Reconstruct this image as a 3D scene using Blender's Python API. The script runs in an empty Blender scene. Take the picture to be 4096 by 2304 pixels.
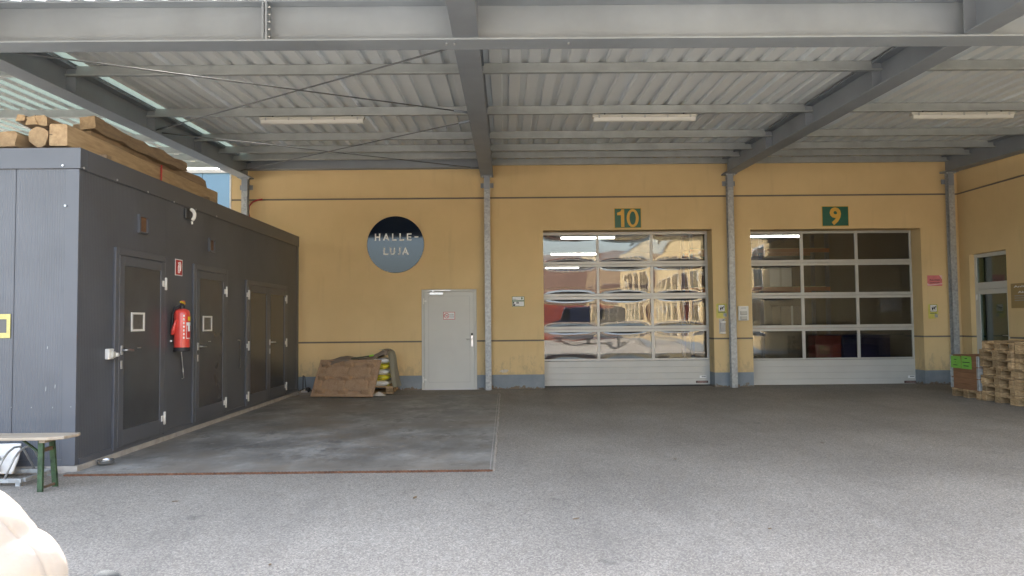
import bpy, bmesh, math, random
from mathutils import Vector, Matrix, noise
random.seed(7)
scene = bpy.context.scene
COL = scene.collection
# ------------------------------------------------------------------ camera
F = 3000.0; PITCH = .0443137; YAW = .0083040; ROLL = .0097988
CAM = Vector((0, -15.75, 1.418))
_fw = Vector((math.sin(YAW)*math.cos(PITCH), math.cos(YAW)*math.cos(PITCH), math.sin(PITCH)))
_r0 = Vector((math.cos(YAW), -math.sin(YAW), 0)); _u0 = _r0.cross(_fw)
_r = _r0*math.cos(ROLL) - _u0*math.sin(ROLL); _u = _u0*math.cos(ROLL) + _r0*math.sin(ROLL)
cam = bpy.data.objects.new('camera', bpy.data.cameras.new('camera')); COL.objects.link(cam)
cam.data.sensor_width = 36; cam.data.lens = 36*F/4096; cam.data.clip_end = 600; cam.data.clip_start = .05
_m = Matrix((( _r.x, _u.x, -_fw.x, CAM.x), (_r.y, _u.y, -_fw.y, CAM.y), (_r.z, _u.z, -_fw.z, CAM.z), (0, 0, 0, 1)))
cam.matrix_world = _m
scene.camera = cam
cam.data.dof.use_dof = True; cam.data.dof.focus_distance = 13; cam.data.dof.aperture_fstop = 5.0
# ------------------------------------------------------------------ sky, sun, exposure
SUN_EL = math.radians(50); SUN_AZ = math.radians(-36)       # in front of the camera, to the left, above the canopy
sdir = Vector((math.sin(SUN_AZ)*math.cos(SUN_EL), math.cos(SUN_AZ)*math.cos(SUN_EL), math.sin(SUN_EL)))
w = bpy.data.worlds.new('World'); scene.world = w; w.use_nodes = True
nt = w.node_tree; sk = nt.nodes.new('ShaderNodeTexSky'); sk.sky_type = 'NISHITA'; sk.sun_disc = False
sk.sun_elevation = SUN_EL; sk.sun_rotation = SUN_AZ; sk.air_density = 1.2; sk.dust_density = 4.0; sk.ozone_density = 1.0
bg = nt.nodes['Background']; bg.inputs['Strength'].default_value = .15
hsv = nt.nodes.new('ShaderNodeHueSaturation'); hsv.inputs['Saturation'].default_value = .65      # thin high haze
nt.links.new(sk.outputs[0], hsv.inputs['Color']); nt.links.new(hsv.outputs[0], bg.inputs['Color'])
sl = bpy.data.lights.new('sun', 'SUN'); sl.energy = 3.4; sl.angle = math.radians(.6); sl.color = (1, .95, .87)
sun = bpy.data.objects.new('sun', sl); COL.objects.link(sun)
sun.rotation_euler = (-sdir).to_track_quat('-Z', 'Y').to_euler()
sun.location = (0, 0, 30)
scene.view_settings.view_transform = 'Standard'; scene.view_settings.look = 'None'
scene.view_settings.exposure = 3.3; scene.view_settings.gamma = 1; scene.view_settings.use_curve_mapping = False
scene.render.engine = 'CYCLES'
scene.cycles.max_bounces = 10; scene.cycles.diffuse_bounces = 7; scene.cycles.glossy_bounces = 4; scene.cycles.caustics_reflective = False; scene.cycles.caustics_refractive = False; scene.cycles.transparent_max_bounces = 16
scene.cycles.use_denoising = True

# ------------------------------------------------------------------ pixel rays (4096 x 2304) onto planes of the place
def ray(x, y): return _r*((x-2048)/F) - _u*((y-1152)/F) + _fw
def PY(x, y, Y=0.0): d = ray(x, y); return CAM + d*((Y-CAM.y)/d.y)
def PZ(x, y, Z=0.0): d = ray(x, y); return CAM + d*((Z-CAM.z)/d.z)
def PX(x, y, X): d = ray(x, y); return CAM + d*((X-CAM.x)/d.x)
ZR, SL = 4.835, .0314                     # canopy roof underside at the wall, and its slope
def PR(x, y, off=0.0):                    # onto a plane parallel to the roof, off below it
    d = ray(x, y); t = (ZR-off+SL*CAM.y-CAM.z)/(d.z-SL*d.y); return CAM + d*t

# ------------------------------------------------------------------ mesh helpers
MW = {}; ROOT = {}
def thing(name, label, cat, loc=(0, 0, 0), rotz=0, group=None, rot=None):
    o = bpy.data.objects.new(name, None); COL.objects.link(o); o.empty_display_size = .1
    o.location = loc; o.rotation_euler = rot if rot else (0, 0, rotz)
    o['label'] = label; o['category'] = cat
    if group: o['group'] = group
    MW[o] = Matrix.Translation(Vector(loc)) @ o.rotation_euler.to_matrix().to_4x4(); ROOT[o] = o
    return o
def tag(o, label, cat, group=None):
    o['label'] = label; o['category'] = cat
    if group: o['group'] = group
    return o
class MB:
    def __init__(s): s.v = []; s.f = []; s.uv = None
    def add(s, vs, fs):
        n = len(s.v); s.v += [Vector(a) for a in vs]; s.f += [tuple(i+n for i in f) for f in fs]; return s
    def hexa(s, p): return s.add(p, [(0, 3, 2, 1), (4, 5, 6, 7), (0, 1, 5, 4), (1, 2, 6, 5), (2, 3, 7, 6), (3, 0, 4, 7)])
    def box(s, x0, x1, y0, y1, z0, z1):
        x0, x1 = min(x0, x1), max(x0, x1); y0, y1 = min(y0, y1), max(y0, y1); z0, z1 = min(z0, z1), max(z0, z1)
        return s.hexa([(x0, y0, z0), (x1, y0, z0), (x1, y1, z0), (x0, y1, z0), (x0, y0, z1), (x1, y0, z1), (x1, y1, z1), (x0, y1, z1)])
    def beam(s, a, b, w, h, up=(0, 0, 1)):     # bar from a to b, w wide and h tall
        a, b, up = Vector(a), Vector(b), Vector(up); d = (b-a).normalized(); r = d.cross(up).normalized()*(w/2); u = r.cross(d).normalized()*(h/2)
        return s.hexa([a-r-u, a+r-u, b+r-u, b-r-u, a-r+u, a+r+u, b+r+u, b-r+u])
    def prism(s, poly, vec):
        vec = Vector(vec); n = len(poly); p = [Vector(a) for a in poly]
        return s.add(p+[a+vec for a in p], [tuple(range(n-1, -1, -1)), tuple(range(n, 2*n))]+[(i, (i+1) % n, n+(i+1) % n, n+i) for i in range(n)])
    def tube(s, pts, r, n=8, caps=True):
        pts = [Vector(p) for p in pts]; k = len(pts); rs = r if isinstance(r, (list, tuple)) else [r]*k
        n0 = len(s.v); prev = None
        for i, p in enumerate(pts):
            d = (pts[min(i+1, k-1)]-pts[max(i-1, 0)]).normalized()
            if prev is None: prev = d.orthogonal().normalized()
            prev = (prev-d*prev.dot(d)).normalized(); q = d.cross(prev)
            s.v += [p+(prev*math.cos(a)+q*math.sin(a))*rs[i] for a in [2*math.pi*j/n for j in range(n)]]
        for i in range(k-1):
            for j in range(n):
                a = n0+i*n+j; b = n0+i*n+(j+1) % n; s.f.append((a, b, b+n, a+n))
        if caps: s.f.append(tuple(n0+j for j in range(n-1, -1, -1))); s.f.append(tuple(n0+(k-1)*n+j for j in range(n)))
        return s
    def cyl(s, a, b, r, n=16): return s.tube([a, b], r, n)
    def lathe(s, prof, c, n=24, ax='Z'):
        pts = []
        for r, z in prof:
            for j in range(n):
                t = 2*math.pi*j/n
                q = (r*math.cos(t), r*math.sin(t), z) if ax == 'Z' else (r*math.cos(t), z, r*math.sin(t)) if ax == 'Y' else (z, r*math.cos(t), r*math.sin(t))
                pts.append(Vector(q)+Vector(c))
        k = len(prof); fs = [(i*n+j, i*n+(j+1) % n, (i+1)*n+(j+1) % n, (i+1)*n+j) for i in range(k-1) for j in range(n)]
        fs += [tuple(range(n-1, -1, -1)), tuple((k-1)*n+j for j in range(n))]
        return s.add(pts, fs)
    def grid(s, fn, nu, nv):
        return s.add([fn(i/nu, j/nv) for j in range(nv+1) for i in range(nu+1)],
                     [(j*(nu+1)+i, j*(nu+1)+i+1, (j+1)*(nu+1)+i+1, (j+1)*(nu+1)+i) for j in range(nv) for i in range(nu)])
    def build(s, name, mat, parent=None, smooth=False, bevel=0, local=False, label=None, solid=0, recalc=True):
        me = bpy.data.meshes.new(name); v = s.v
        if parent is not None and not local:
            inv = MW[ROOT[parent]].inverted(); v = [inv @ p for p in v]
        me.from_pydata([tuple(p) for p in v], [], s.f)
        if recalc:
            bm = bmesh.new(); bm.from_mesh(me); bmesh.ops.recalc_face_normals(bm, faces=bm.faces); bm.to_mesh(me); bm.free()
        me.materials.append(mat)
        if smooth:
            for p in me.polygons: p.use_smooth = True
            if smooth != True:
                me.set_sharp_from_angle(angle=math.radians(smooth))
        o = bpy.data.objects.new(name, me); COL.objects.link(o)
        if parent is not None: o.parent = parent; ROOT[o] = ROOT[parent]
        else: ROOT[o] = o; MW[o] = Matrix.Identity(4)
        if solid:
            m = o.modifiers.new('solid', 'SOLIDIFY'); m.thickness = solid; m.offset = 0
        if bevel:
            m = o.modifiers.new('bevel', 'BEVEL'); m.width = bevel; m.segments = 2; m.limit_method = 'ANGLE'; m.angle_limit = math.radians(40)
        if label: o['label'] = label
        return o
def struct(o): o['kind'] = 'structure'; return o
def B(x0, x1, y0, y1, z0, z1): return MB().box(x0, x1, y0, y1, z0, z1)
def copy_tree(o, parent=None, loc=None, rot=None):
    c = o.copy(); COL.objects.link(c); c.parent = parent
    if loc is not None: c.location = loc
    if rot is not None: c.rotation_euler = rot
    ROOT[c] = ROOT[parent] if parent else c
    if parent is None: MW[c] = Matrix.Translation(c.location) @ c.rotation_euler.to_matrix().to_4x4()
    for ch in list(o.children): copy_tree(ch, c)
    return c
def text(s, c, right, up, w, h, mat, parent, name='lettering', depth=.002, bold=.012):
    """letters as thin solid shapes; c centre, right / up unit vectors, fitted into w x h"""
    cu = bpy.data.curves.new('t', 'FONT'); cu.body = s; cu.size = 1; cu.extrude = 0; cu.offset = bold; cu.resolution_u = 3
    o = bpy.data.objects.new('t', cu); COL.objects.link(o); bpy.context.view_layer.update()
    dg = bpy.context.evaluated_depsgraph_get(); me = bpy.data.meshes.new_from_object(o.evaluated_get(dg))
    bpy.data.objects.remove(o); bpy.data.curves.remove(cu)
    xs = [v.co.x for v in me.vertices]; ys = [v.co.y for v in me.vertices]
    x0, x1, y0, y1 = min(xs), max(xs), min(ys), max(ys)
    right, up, c = Vector(right), Vector(up), Vector(c); n = right.cross(up)
    mb = MB(); mb.add([c+right*((v.co.x-(x0+x1)/2)/(x1-x0)*w)+up*((v.co.y-(y0+y1)/2)/(y1-y0)*h)+n*depth for v in me.vertices], [tuple(p.vertices) for p in me.polygons])
    bpy.data.meshes.remove(me)
    return mb.build(name, mat, parent, recalc=False)

# ------------------------------------------------------------------ materials
def newmat(name):
    m = bpy.data.materials.new(name); m.use_nodes = True; t = m.node_tree
    return m, t, t.nodes['Principled BSDF']
def N(t, kind, **kw):
    n = t.nodes.new('ShaderNode'+kind)
    for k, v in kw.items():
        if k in n.inputs: n.inputs[k].default_value = v
        else: setattr(n, k, v)
    return n
def pos(t, scale=(1, 1, 1), obj=False):
    mp = N(t, 'Mapping'); mp.inputs['Scale'].default_value = scale
    if obj: t.links.new(N(t, 'TexCoord').outputs['Object'], mp.inputs['Vector'])
    else: t.links.new(N(t, 'NewGeometry').outputs['Position'], mp.inputs['Vector'])
    return mp.outputs[0]
def noise_tex(t, vec, scale, detail=4, rough=.55):
    n = N(t, 'TexNoise', Scale=scale, Detail=detail, Roughness=rough); t.links.new(vec, n.inputs['Vector']); return n.outputs['Fac']
def ramp(t, fac, stops):
    r = N(t, 'ValToRGB'); e = r.color_ramp.elements
    while len(e) < len(stops): e.new(.5)
    for i, (p, c) in enumerate(stops): e[i].position = p; e[i].color = (*c, 1) if len(c) == 3 else c
    t.links.new(fac, r.inputs[0]); return r.outputs[0]
def mixc(t, fac, a, b, mode='MIX'):
    m = N(t, 'Mix', data_type='RGBA', blend_type=mode)
    for s, v in ((m.inputs[0], fac), (m.inputs[6], a), (m.inputs[7], b)):
        if hasattr(v, 'is_linked') or hasattr(v, 'links'): t.links.new(v, s)
        else: s.default_value = (*v, 1) if isinstance(v, (tuple, list)) and len(v) == 3 else v
    return m.outputs[2]
def bump(t, p, h, strength, dist=.01):
    b = N(t, 'Bump', Strength=strength, Distance=dist); t.links.new(h, b.inputs['Height']); t.links.new(b.outputs[0], p.inputs['Normal'])
def sc(c, k): return tuple(min(1, x*k) for x in c)
def M(name, col, rough=.6, metal=0, var=.12, vs=3, bmp=0, bs=80, spec=.5, obj=False, stretch=(1, 1, 1), coat=0):
    m, t, p = newmat(name); v = pos(t, stretch, obj); f = noise_tex(t, v, vs, 5)
    c = ramp(t, f, [(.25, sc(col, 1-var)), (.75, sc(col, 1+var))]); t.links.new(c, p.inputs['Base Color'])
    p.inputs['Roughness'].default_value = rough; p.inputs['Metallic'].default_value = metal; p.inputs['Specular IOR Level'].default_value = spec
    if coat: p.inputs['Coat Weight'].default_value = coat
    if bmp: bump(t, p, noise_tex(t, v, bs, 3), bmp, .005)
    return m
def galvanised(name, base, spangle=28, metal=.35, rough=.5):
    m, t, p = newmat(name); v = pos(t)
    vo = N(t, 'TexVoronoi', Scale=spangle); t.links.new(v, vo.inputs['Vector'])
    c1 = ramp(t, vo.outputs['Color'], [(.2, sc(base, .72)), (.8, sc(base, 1.28))])
    f = noise_tex(t, v, 1.3, 5); c = mixc(t, .45, c1, ramp(t, f, [(.3, sc(base, .75)), (.7, sc(base, 1.2))]))
    t.links.new(c, p.inputs['Base Color']); p.inputs['Metallic'].default_value = metal; p.inputs['Roughness'].default_value = rough
    return m
def wood(name, a, b, grain=(1, 1, 1), scale=14, rough=.8, rnd=.35):
    m, t, p = newmat(name); v = pos(t, grain); f = noise_tex(t, v, scale, 6, .65)
    c = ramp(t, f, [(.25, a), (.75, b)])
    oi = N(t, 'ObjectInfo'); c2 = ramp(t, oi.outputs['Random'], [(0, (1-rnd,)*3), (1, (1+rnd*.6,)*3)])
    c = mixc(t, 1.0, c, c2, 'MULTIPLY'); t.links.new(c, p.inputs['Base Color']); p.inputs['Roughness'].default_value = rough
    bump(t, p, f, .35, .004); return m
def glassy(name, tint=(.9, .95, .93), refl=.16, rough=.0, ripple=0):
    m = bpy.data.materials.new(name); m.use_nodes = True; t = m.node_tree; t.nodes.clear()
    out = N(t, 'OutputMaterial'); tr = N(t, 'BsdfTransparent'); tr.inputs[0].default_value = (*tint, 1)
    gl = N(t, 'BsdfGlossy', Roughness=rough); mx = N(t, 'MixShader'); fr = N(t, 'LayerWeight', Blend=.12)
    ma = N(t, 'Math', operation='ADD', use_clamp=True); ma.inputs[1].default_value = refl
    mu = N(t, 'Math', operation='MULTIPLY'); mu.inputs[1].default_value = .6
    t.links.new(fr.outputs['Fresnel'], mu.inputs[0]); t.links.new(mu.outputs[0], ma.inputs[0])
    t.links.new(ma.outputs[0], mx.inputs[0]); t.links.new(tr.outputs[0], mx.inputs[1]); t.links.new(gl.outputs[0], mx.inputs[2]); t.links.new(mx.outputs[0], out.inputs[0])
    if ripple:
        b = N(t, 'Bump', Strength=1.0, Distance=ripple); t.links.new(noise_tex(t, pos(t), 7, 1), b.inputs['Height']); t.links.new(b.outputs[0], gl.inputs['Normal'])
    return m
def emit(name, col, s):
    m = bpy.data.materials.new(name); m.use_nodes = True; t = m.node_tree; p = t.nodes['Principled BSDF']
    p.inputs['Emission Color'].default_value = (*col, 1); p.inputs['Emission Strength'].default_value = s; p.inputs['Base Color'].default_value = (.8, .8, .8, 1); return m

def stucco():
    m, t, p = newmat('yellow_stucco'); v = pos(t)
    c = ramp(t, noise_tex(t, v, .9, 6, .6), [(.3, (.625, .472, .25)), (.7, (.695, .53, .285))])
    st = noise_tex(t, pos(t, (3, 3, .35)), 1.6, 5, .6)
    c = mixc(t, ramp(t, st, [(.58, (0, 0, 0)), (.8, (.35, .35, .35))]), c, (.45, .34, .2))
    zs_ = N(t, 'SeparateXYZ'); t.links.new(N(t, 'NewGeometry').outputs['Position'], zs_.inputs[0]); mr = N(t, 'MapRange'); t.links.new(zs_.outputs['Z'], mr.inputs[0]); mr.inputs[1].default_value = .3; mr.inputs[2].default_value = 1.0; mr.inputs[3].default_value = .22; mr.inputs[4].default_value = 0
    ad = N(t, 'Math', operation='ADD'); t.links.new(mr.outputs[0], ad.inputs[0]); t.links.new(noise_tex(t, pos(t, (2, 2, 1)), 4, 8, .75), ad.inputs[1])
    c = mixc(t, ramp(t, ad.outputs[0], [(.66, (0, 0, 0)), (.74, (.4, .4, .4))]), c, (.36, .29, .20))                      # splash dirt above the base band
    sp_ = noise_tex(t, v, 17, 4, .6); c = mixc(t, ramp(t, sp_, [(.735, (0, 0, 0)), (.75, (.5, .5, .5))]), c, (.40, .31, .2))   # knocks and specks
    t.links.new(c, p.inputs['Base Color']); p.inputs['Roughness'].default_value = .88
    bump(t, p, noise_tex(t, v, 190, 3, .7), .55, .004); return m
def bandmat():
    m, t, p = newmat('slate_paint'); v = pos(t); f = noise_tex(t, v, 5, 6, .65)
    c = ramp(t, f, [(.3, (.19, .225, .26)), (.7, (.25, .285, .315))])
    z = N(t, 'SeparateXYZ'); t.links.new(N(t, 'NewGeometry').outputs['Position'], z.inputs[0])
    mr = N(t, 'MapRange'); t.links.new(z.outputs['Z'], mr.inputs[0]); mr.inputs[1].default_value = .0; mr.inputs[2].default_value = .11; mr.inputs[3].default_value = .3; mr.inputs[4].default_value = -.05
    ad = N(t, 'Math', operation='ADD'); t.links.new(mr.outputs[0], ad.inputs[0]); t.links.new(noise_tex(t, v, 9, 5, .7), ad.inputs[1])
    c = mixc(t, ramp(t, ad.outputs[0], [(.66, (0, 0, 0)), (.70, (1, 1, 1))]), c, (.17, .13, .09))
    t.links.new(c, p.inputs['Base Color']); p.inputs['Roughness'].default_value = .75; bump(t, p, noise_tex(t, v, 150, 3), .4, .004); return m
def asphalt():
    m, t, p = newmat('asphalt'); v = pos(t)
    vo = N(t, 'TexVoronoi', Scale=100, Randomness=1); t.links.new(v, vo.inputs['Vector'])
    c = ramp(t, vo.outputs['Color'], [(.1, (.185, .172, .154)), (.5, (.285, .266, .24)), (.92, (.42, .393, .355))])
    e = N(t, 'TexVoronoi', Scale=100, feature='DISTANCE_TO_EDGE'); t.links.new(v, e.inputs['Vector'])
    c = mixc(t, ramp(t, e.outputs['Distance'], [(0, (.55, .55, .55)), (.10, (0, 0, 0))]), c, (.12, .112, .102))
    big = noise_tex(t, v, .55, 6, .6); c = mixc(t, 1.0, c, ramp(t, big, [(.3, (.80, .775, .735)), (.7, (1.12, 1.09, 1.04))]), 'MULTIPLY')
    sp = noise_tex(t, pos(t, (1, .5, 1)), 2.6, 6, .7); c = mixc(t, ramp(t, sp, [(.6, (0, 0, 0)), (.78, (.45, .45, .45))]), c, (.10, .093, .085))
    tr = noise_tex(t, pos(t, (1.6, .22, 1)), 1.1, 6, .65); c = mixc(t, ramp(t, tr, [(.52, (0, 0, 0)), (.70, (.35, .35, .35))]), c, (.15, .138, .122))      # worn wheel tracks
    oil = N(t, 'TexVoronoi', Scale=.85); t.links.new(v, oil.inputs['Vector']); on = N(t, 'Math', operation='ADD'); t.links.new(oil.outputs['Distance'], on.inputs[0]); mo = N(t, 'Math', operation='MULTIPLY'); mo.inputs[1].default_value = .22; t.links.new(noise_tex(t, v, 9, 5, .7), mo.inputs[0]); t.links.new(mo.outputs[0], on.inputs[1])
    c = mixc(t, ramp(t, on.outputs[0], [(.13, (.6, .6, .6)), (.17, (0, 0, 0))]), c, (.075, .07, .066))                                                     # oil drips
    cr = N(t, 'TexVoronoi', Scale=.42, feature='DISTANCE_TO_EDGE'); wv = N(t, 'VectorMath', operation='ADD'); t.links.new(v, wv.inputs[0]); nz = N(t, 'TexNoise', Scale=1.6, Detail=6); t.links.new(v, nz.inputs['Vector']); t.links.new(nz.outputs['Color'], wv.inputs[1]); t.links.new(wv.outputs[0], cr.inputs['Vector'])
    ck = mixc(t, 1.0, ramp(t, cr.outputs['Distance'], [(.002, (.3, .3, .3)), (.004, (0, 0, 0))]), ramp(t, noise_tex(t, v, .35, 2), [(.5, (0, 0, 0)), (.6, (1, 1, 1))]), 'MULTIPLY'); c = mixc(t, ck, c, (.06, .056, .05))   # hairline cracks
    t.links.new(c, p.inputs['Base Color']); p.inputs['Roughness'].default_value = .9
    bump(t, p, e.outputs['Distance'], .8, .006); return m
def slabmat():
    m, t, p = newmat('worn_concrete'); v = pos(t, (1.15, .75, 1))
    f = noise_tex(t, v, 1.4, 9, .72); c = ramp(t, f, [(.38, (.145, .14, .129)), (.5, (.225, .218, .20)), (.63, (.34, .332, .307))])
    f1 = noise_tex(t, pos(t, (1.1, .8, 1)), 2.0, 9, .75); c = mixc(t, ramp(t, f1, [(.54, (0, 0, 0)), (.60, (.6, .6, .6))]), c, (.115, .11, .10))
    f2 = noise_tex(t, pos(t, (.6, .9, 1)), .7, 5, .6); c = mixc(t, ramp(t, f2, [(.46, (0, 0, 0)), (.64, (.7, .7, .7))]), c, (.20, .165, .125))
    f3 = noise_tex(t, pos(t), 4.5, 9, .75); c = mixc(t, ramp(t, f3, [(.62, (0, 0, 0)), (.65, (.5, .5, .5))]), c, (.42, .41, .38))
    t.links.new(c, p.inputs['Base Color']); r = ramp(t, f, [(.3, (.5, .5, .5)), (.7, (.8, .8, .8))]); t.links.new(r, p.inputs['Roughness'])
    bump(t, p, noise_tex(t, pos(t), 60, 4), .15, .003); return m
def presswood():
    m, t, p = newmat('pressed_wood_chips'); v = pos(t, obj=True)
    vo = N(t, 'TexVoronoi', Scale=55); t.links.new(pos(t, (1, 1.7, 1), True), vo.inputs['Vector'])
    c = ramp(t, vo.outputs['Color'], [(.05, (.2, .13, .08)), (.35, (.34, .225, .135)), (.8, (.40, .27, .165)), (.98, (.6, .47, .33))])
    c = mixc(t, .65, c, ramp(t, noise_tex(t, v, 9, 5), [(.3, (.31, .2, .12)), (.7, (.41, .275, .17))]))
    t.links.new(c, p.inputs['Base Color']); p.inputs['Roughness'].default_value = .85; bump(t, p, noise_tex(t, v, 120, 3), .5, .003); return m
def translucent(name, col, thr=.6):
    m, t, p = newmat(name); tl = N(t, 'BsdfTranslucent'); tl.inputs[0].default_value = (*col, 1); mx = N(t, 'MixShader'); mx.inputs[0].default_value = thr
    p.inputs['Base Color'].default_value = (*col, 1); p.inputs['Roughness'].default_value = .5
    t.links.new(p.outputs[0], mx.inputs[1]); t.links.new(tl.outputs[0], mx.inputs[2]); t.links.new(mx.outputs[0], t.nodes['Material Output'].inputs[0]); return m

STUCCO = stucco(); BAND = bandmat(); ASPH = asphalt(); SLAB = slabmat(); PRESS = presswood()
GALV = galvanised('galvanised_column', (.36, .375, .38)); PURL = M('galvanised_purlin', (.36, .385, .39), .5, .25, .16, 4)
STEEL = M('grey_painted_beam', (.255, .285, .32), .55, .15, .12, 1.5, .1, 40); GIRD = M('dull_zinc_girder', (.33, .37, .41), .5, .2, .14, 1.3)
SHEET = M('cream_roof_sheet', (.75, .785, .80), .55, 0, .06, .8); CLEAR = translucent('translucent_roof_sheet', (.19, .215, .205), .85)
SHEET_T = SHEET
ANTH = M('anthracite_sheet', (.088, .096, .112), .42, 0, .16, 1.6, .25, 2.2); ANTHF = M('anthracite_flashing', (.09, .098, .115), .38, 0, .08, 2)
ANTHD = M('anthracite_door', (.058, .062, .068), .26, 0, .15, 2.5, .15, 2)
CONC = M('plinth_concrete', (.36, .34, .31), .9, 0, .2, 9, .5, 60)
RUST = M('rusty_steel', (.15, .075, .045), .85, .2, .4, 18, .8, 90)
DOORP = M('light_grey_door_paint', (.55, .56, .535), .45, 0, .04, 2); GATE = M('silver_grey_gate', (.50, .505, .485), .42, .1, .06, 2); GATEF = M('gate_aluminium', (.46, .465, .45), .4, .25, .06, 4)
BLACK = M('black_rubber', (.018, .018, .02), .6, 0, .2, 20); DARK = M('dark_grey_plastic', (.045, .047, .05), .5, 0, .1, 20)
WHITE = M('white_plastic', (.72, .72, .69), .45, 0, .05, 20); CHROME = M('brushed_metal', (.62, .62, .61), .28, .9, .05, 30)
ZINC = M('bright_zinc', (.55, .56, .57), .35, .8, .1, 30)
RED = M('extinguisher_red', (.62, .065, .05), .3, 0, .05, 5, coat=.3); SIGNRED = M('sign_red', (.48, .03, .03), .45, 0, .06, 5)
YEL = M('signal_yellow', (.75, .58, .03), .45, 0, .06, 10); GREEN = M('sign_green', (.012, .11, .075), .4, 0, .08, 8); OCHRE = M('ochre_digits', (.66, .40, .07), .5, 0, .06, 10)
GLOSSB = M('glossy_black_disc', (.008, .013, .026), .04, 0, .05, 5, spec=.5)
GLOSSB.node_tree.nodes['Principled BSDF'].inputs['Specular Tint'].default_value = (.80, .89, 1, 1)
LWHITE = M('letter_white', (.82, .83, .83), .5, 0, .03, 10); PRINTK = M('print_black', (.02, .02, .022), .6, 0, .1, 20); PRINTG = M('print_grey', (.32, .33, .33), .6, 0, .1, 20)
PINK = M('pink_paper', (.62, .19, .20), .5, 0, .15, 12); PALEPINK = M('pale_pink_tape', (.72, .5, .5), .35, 0, .1, 12); LIME = M('lime_paper', (.20, .48, .07), .55, 0, .12, 9)
YCARD = M('faded_yellow_card', (.58, .53, .13), .5, 0, .15, 14); GSTRIPE = M('sign_stripe_green', (.07, .17, .06), .5, 0, .1, 12)
BROWNSIGN = M('brown_sign', (.30, .205, .075), .4, 0, .08, 5); ZGREY = M('zinc_stand', (.42, .43, .43), .4, .6, .15, 12)
PANE = glassy('acrylic_pane', (.9, .92, .92), .085); PANE2 = glassy('inner_acrylic_pane', (.9, .92, .92), .05); GLASS = glassy('door_glass', (.72, .82, .80), .12)
WOODP = wood('pallet_wood', (.25, .155, .08), (.60, .43, .235), (1, 1, 3), 18, .8, .5); WOODC = wood('collar_wood', (.20, .095, .045), (.31, .165, .085), (1, .35, 4), 12, .7, .15)
TIMB = wood('sawn_timber', (.28, .20, .12), (.47, .35, .215), (3, .35, 3), 9, .85, .25); TIMBD = wood('grey_timber', (.20, .145, .10), (.36, .27, .18), (3, .35, 3), 9, .9, .3); TEND = wood('timber_end', (.26, .175, .10), (.46, .34, .205), (1, 1, 1), 22, .85, .2)
BENCHW = wood('weathered_bench_board', (.27, .22, .165), (.47, .40, .31), (.35, 4, 4), 7, .8, .1); BGREEN = M('chipped_green_paint', (.035, .068, .03), .65, .1, .6, 22); BRUST = M('rusty_leg_side', (.13, .09, .06), .8, .1, .4, 16)
TARP = M('brown_grey_cover', (.21, .165, .125), .75, 0, .15, 5, .2, 40); FILM = translucent('cloudy_plastic_film', (.42, .40, .32), .4)
SACKW = M('white_sack', (.70, .69, .66), .38, 0, .08, 9, .4, 14); SACKY = M('yellow_sack', (.70, .62, .04), .38, 0, .08, 9, .4, 14)
LAMPH = M('lamp_housing', (.55, .54, .49), .5, 0, .05, 8); LAMPD = translucent('lamp_diffuser', (.78, .78, .74), .3)
COAT = M('cream_coat', (.36, .32, .275), .9, 0, .08, 30, .5, 260); SKIN = M('skin', (.50, .31, .22), .5, 0, .06, 12); HAIR = M('brown_hair', (.06, .035, .02), .5, 0, .3, 40, .5, 120); TROUS = M('dark_trousers', (.03, .035, .05), .85, 0, .1, 20)
LEATHER = M('blue_grey_leather', (.012, .016, .02), .8, 0, .15, 12, .2, 60, spec=.2)
BLUEH = M('blue_hall_cladding', (.05, .105, .15), .5, 0, .1, 1); CREAMW = M('cream_wall', (.68, .57, .36), .85, 0, .06, 1.2, .3, 120)
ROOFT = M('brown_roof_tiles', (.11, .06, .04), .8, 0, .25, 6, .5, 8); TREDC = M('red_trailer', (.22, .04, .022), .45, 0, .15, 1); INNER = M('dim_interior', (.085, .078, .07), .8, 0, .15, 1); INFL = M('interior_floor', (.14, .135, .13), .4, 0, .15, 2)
BLUEB = M('blue_plastic', (.012, .02, .07), .4, 0, .1, 5); REDB = M('red_plastic', (.16, .025, .02), .4, 0, .1, 5); TUBE = emit('lit_tube', (1, .96, .86), 2.5)
DISHM = M('steel_dish', (.5, .5, .49), .25, .9, .1, 20)
def put(*a, **k): return MB().box(*a)
Z3 = Vector((0, 0, 1)); X3 = Vector((1, 0, 0)); Y3 = Vector((0, 1, 0))

# ================================================================== ground
g = MB().grid(lambda u, v: (-120+240*u, -140+260*v, 0), 4, 4).build('ground', ASPH); struct(g); g['label'] = 'weathered grey asphalt yard in front of the gates'
XC = PZ(302, 1862, .07).x                               # the cabin's long side
sF = -8.56; sB = -1.2; sR = -.14
slab = MB()
slab.box(XC-.05, sR, sF, sB, -.1, .016)
slab = struct(slab.build('concrete_slab', SLAB)); slab['label'] = 'dark worn concrete slab beside the cabin'
lip = MB(); lip.box(XC-.02, sR, sF-.022, sF-.002, -.05, .0145)
for i in range(int((sR-XC)/.032)):
    x = XC+i*.032; lip.hexa([(x, sF-.034, .0), (x+.016, sF-.034, .0), (x+.03, sF-.022, .0), (x+.014, sF-.022, .0), (x, sF-.034, .021), (x+.016, sF-.034, .021), (x+.03, sF-.022, .021), (x+.014, sF-.022, .021)])
lip.build('rusty_edge_bar', RUST, slab)
edge = MB(); random.seed(3); y = sF
while y < sB:
    n = y+random.uniform(.1, .3); wd = random.uniform(.02, .075); edge.hexa([(sR-.01, y, -.03), (sR+wd, y, -.03), (sR+random.uniform(.02, .07), n, -.03), (sR-.01, n, -.03), (sR-.03, y, .0175), (sR+.008, y, .012), (sR+.008, n, .012), (sR-.03, n, .0175)]); y = n
edge.build('crumbling_mortar_edge', CONC, slab)

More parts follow.
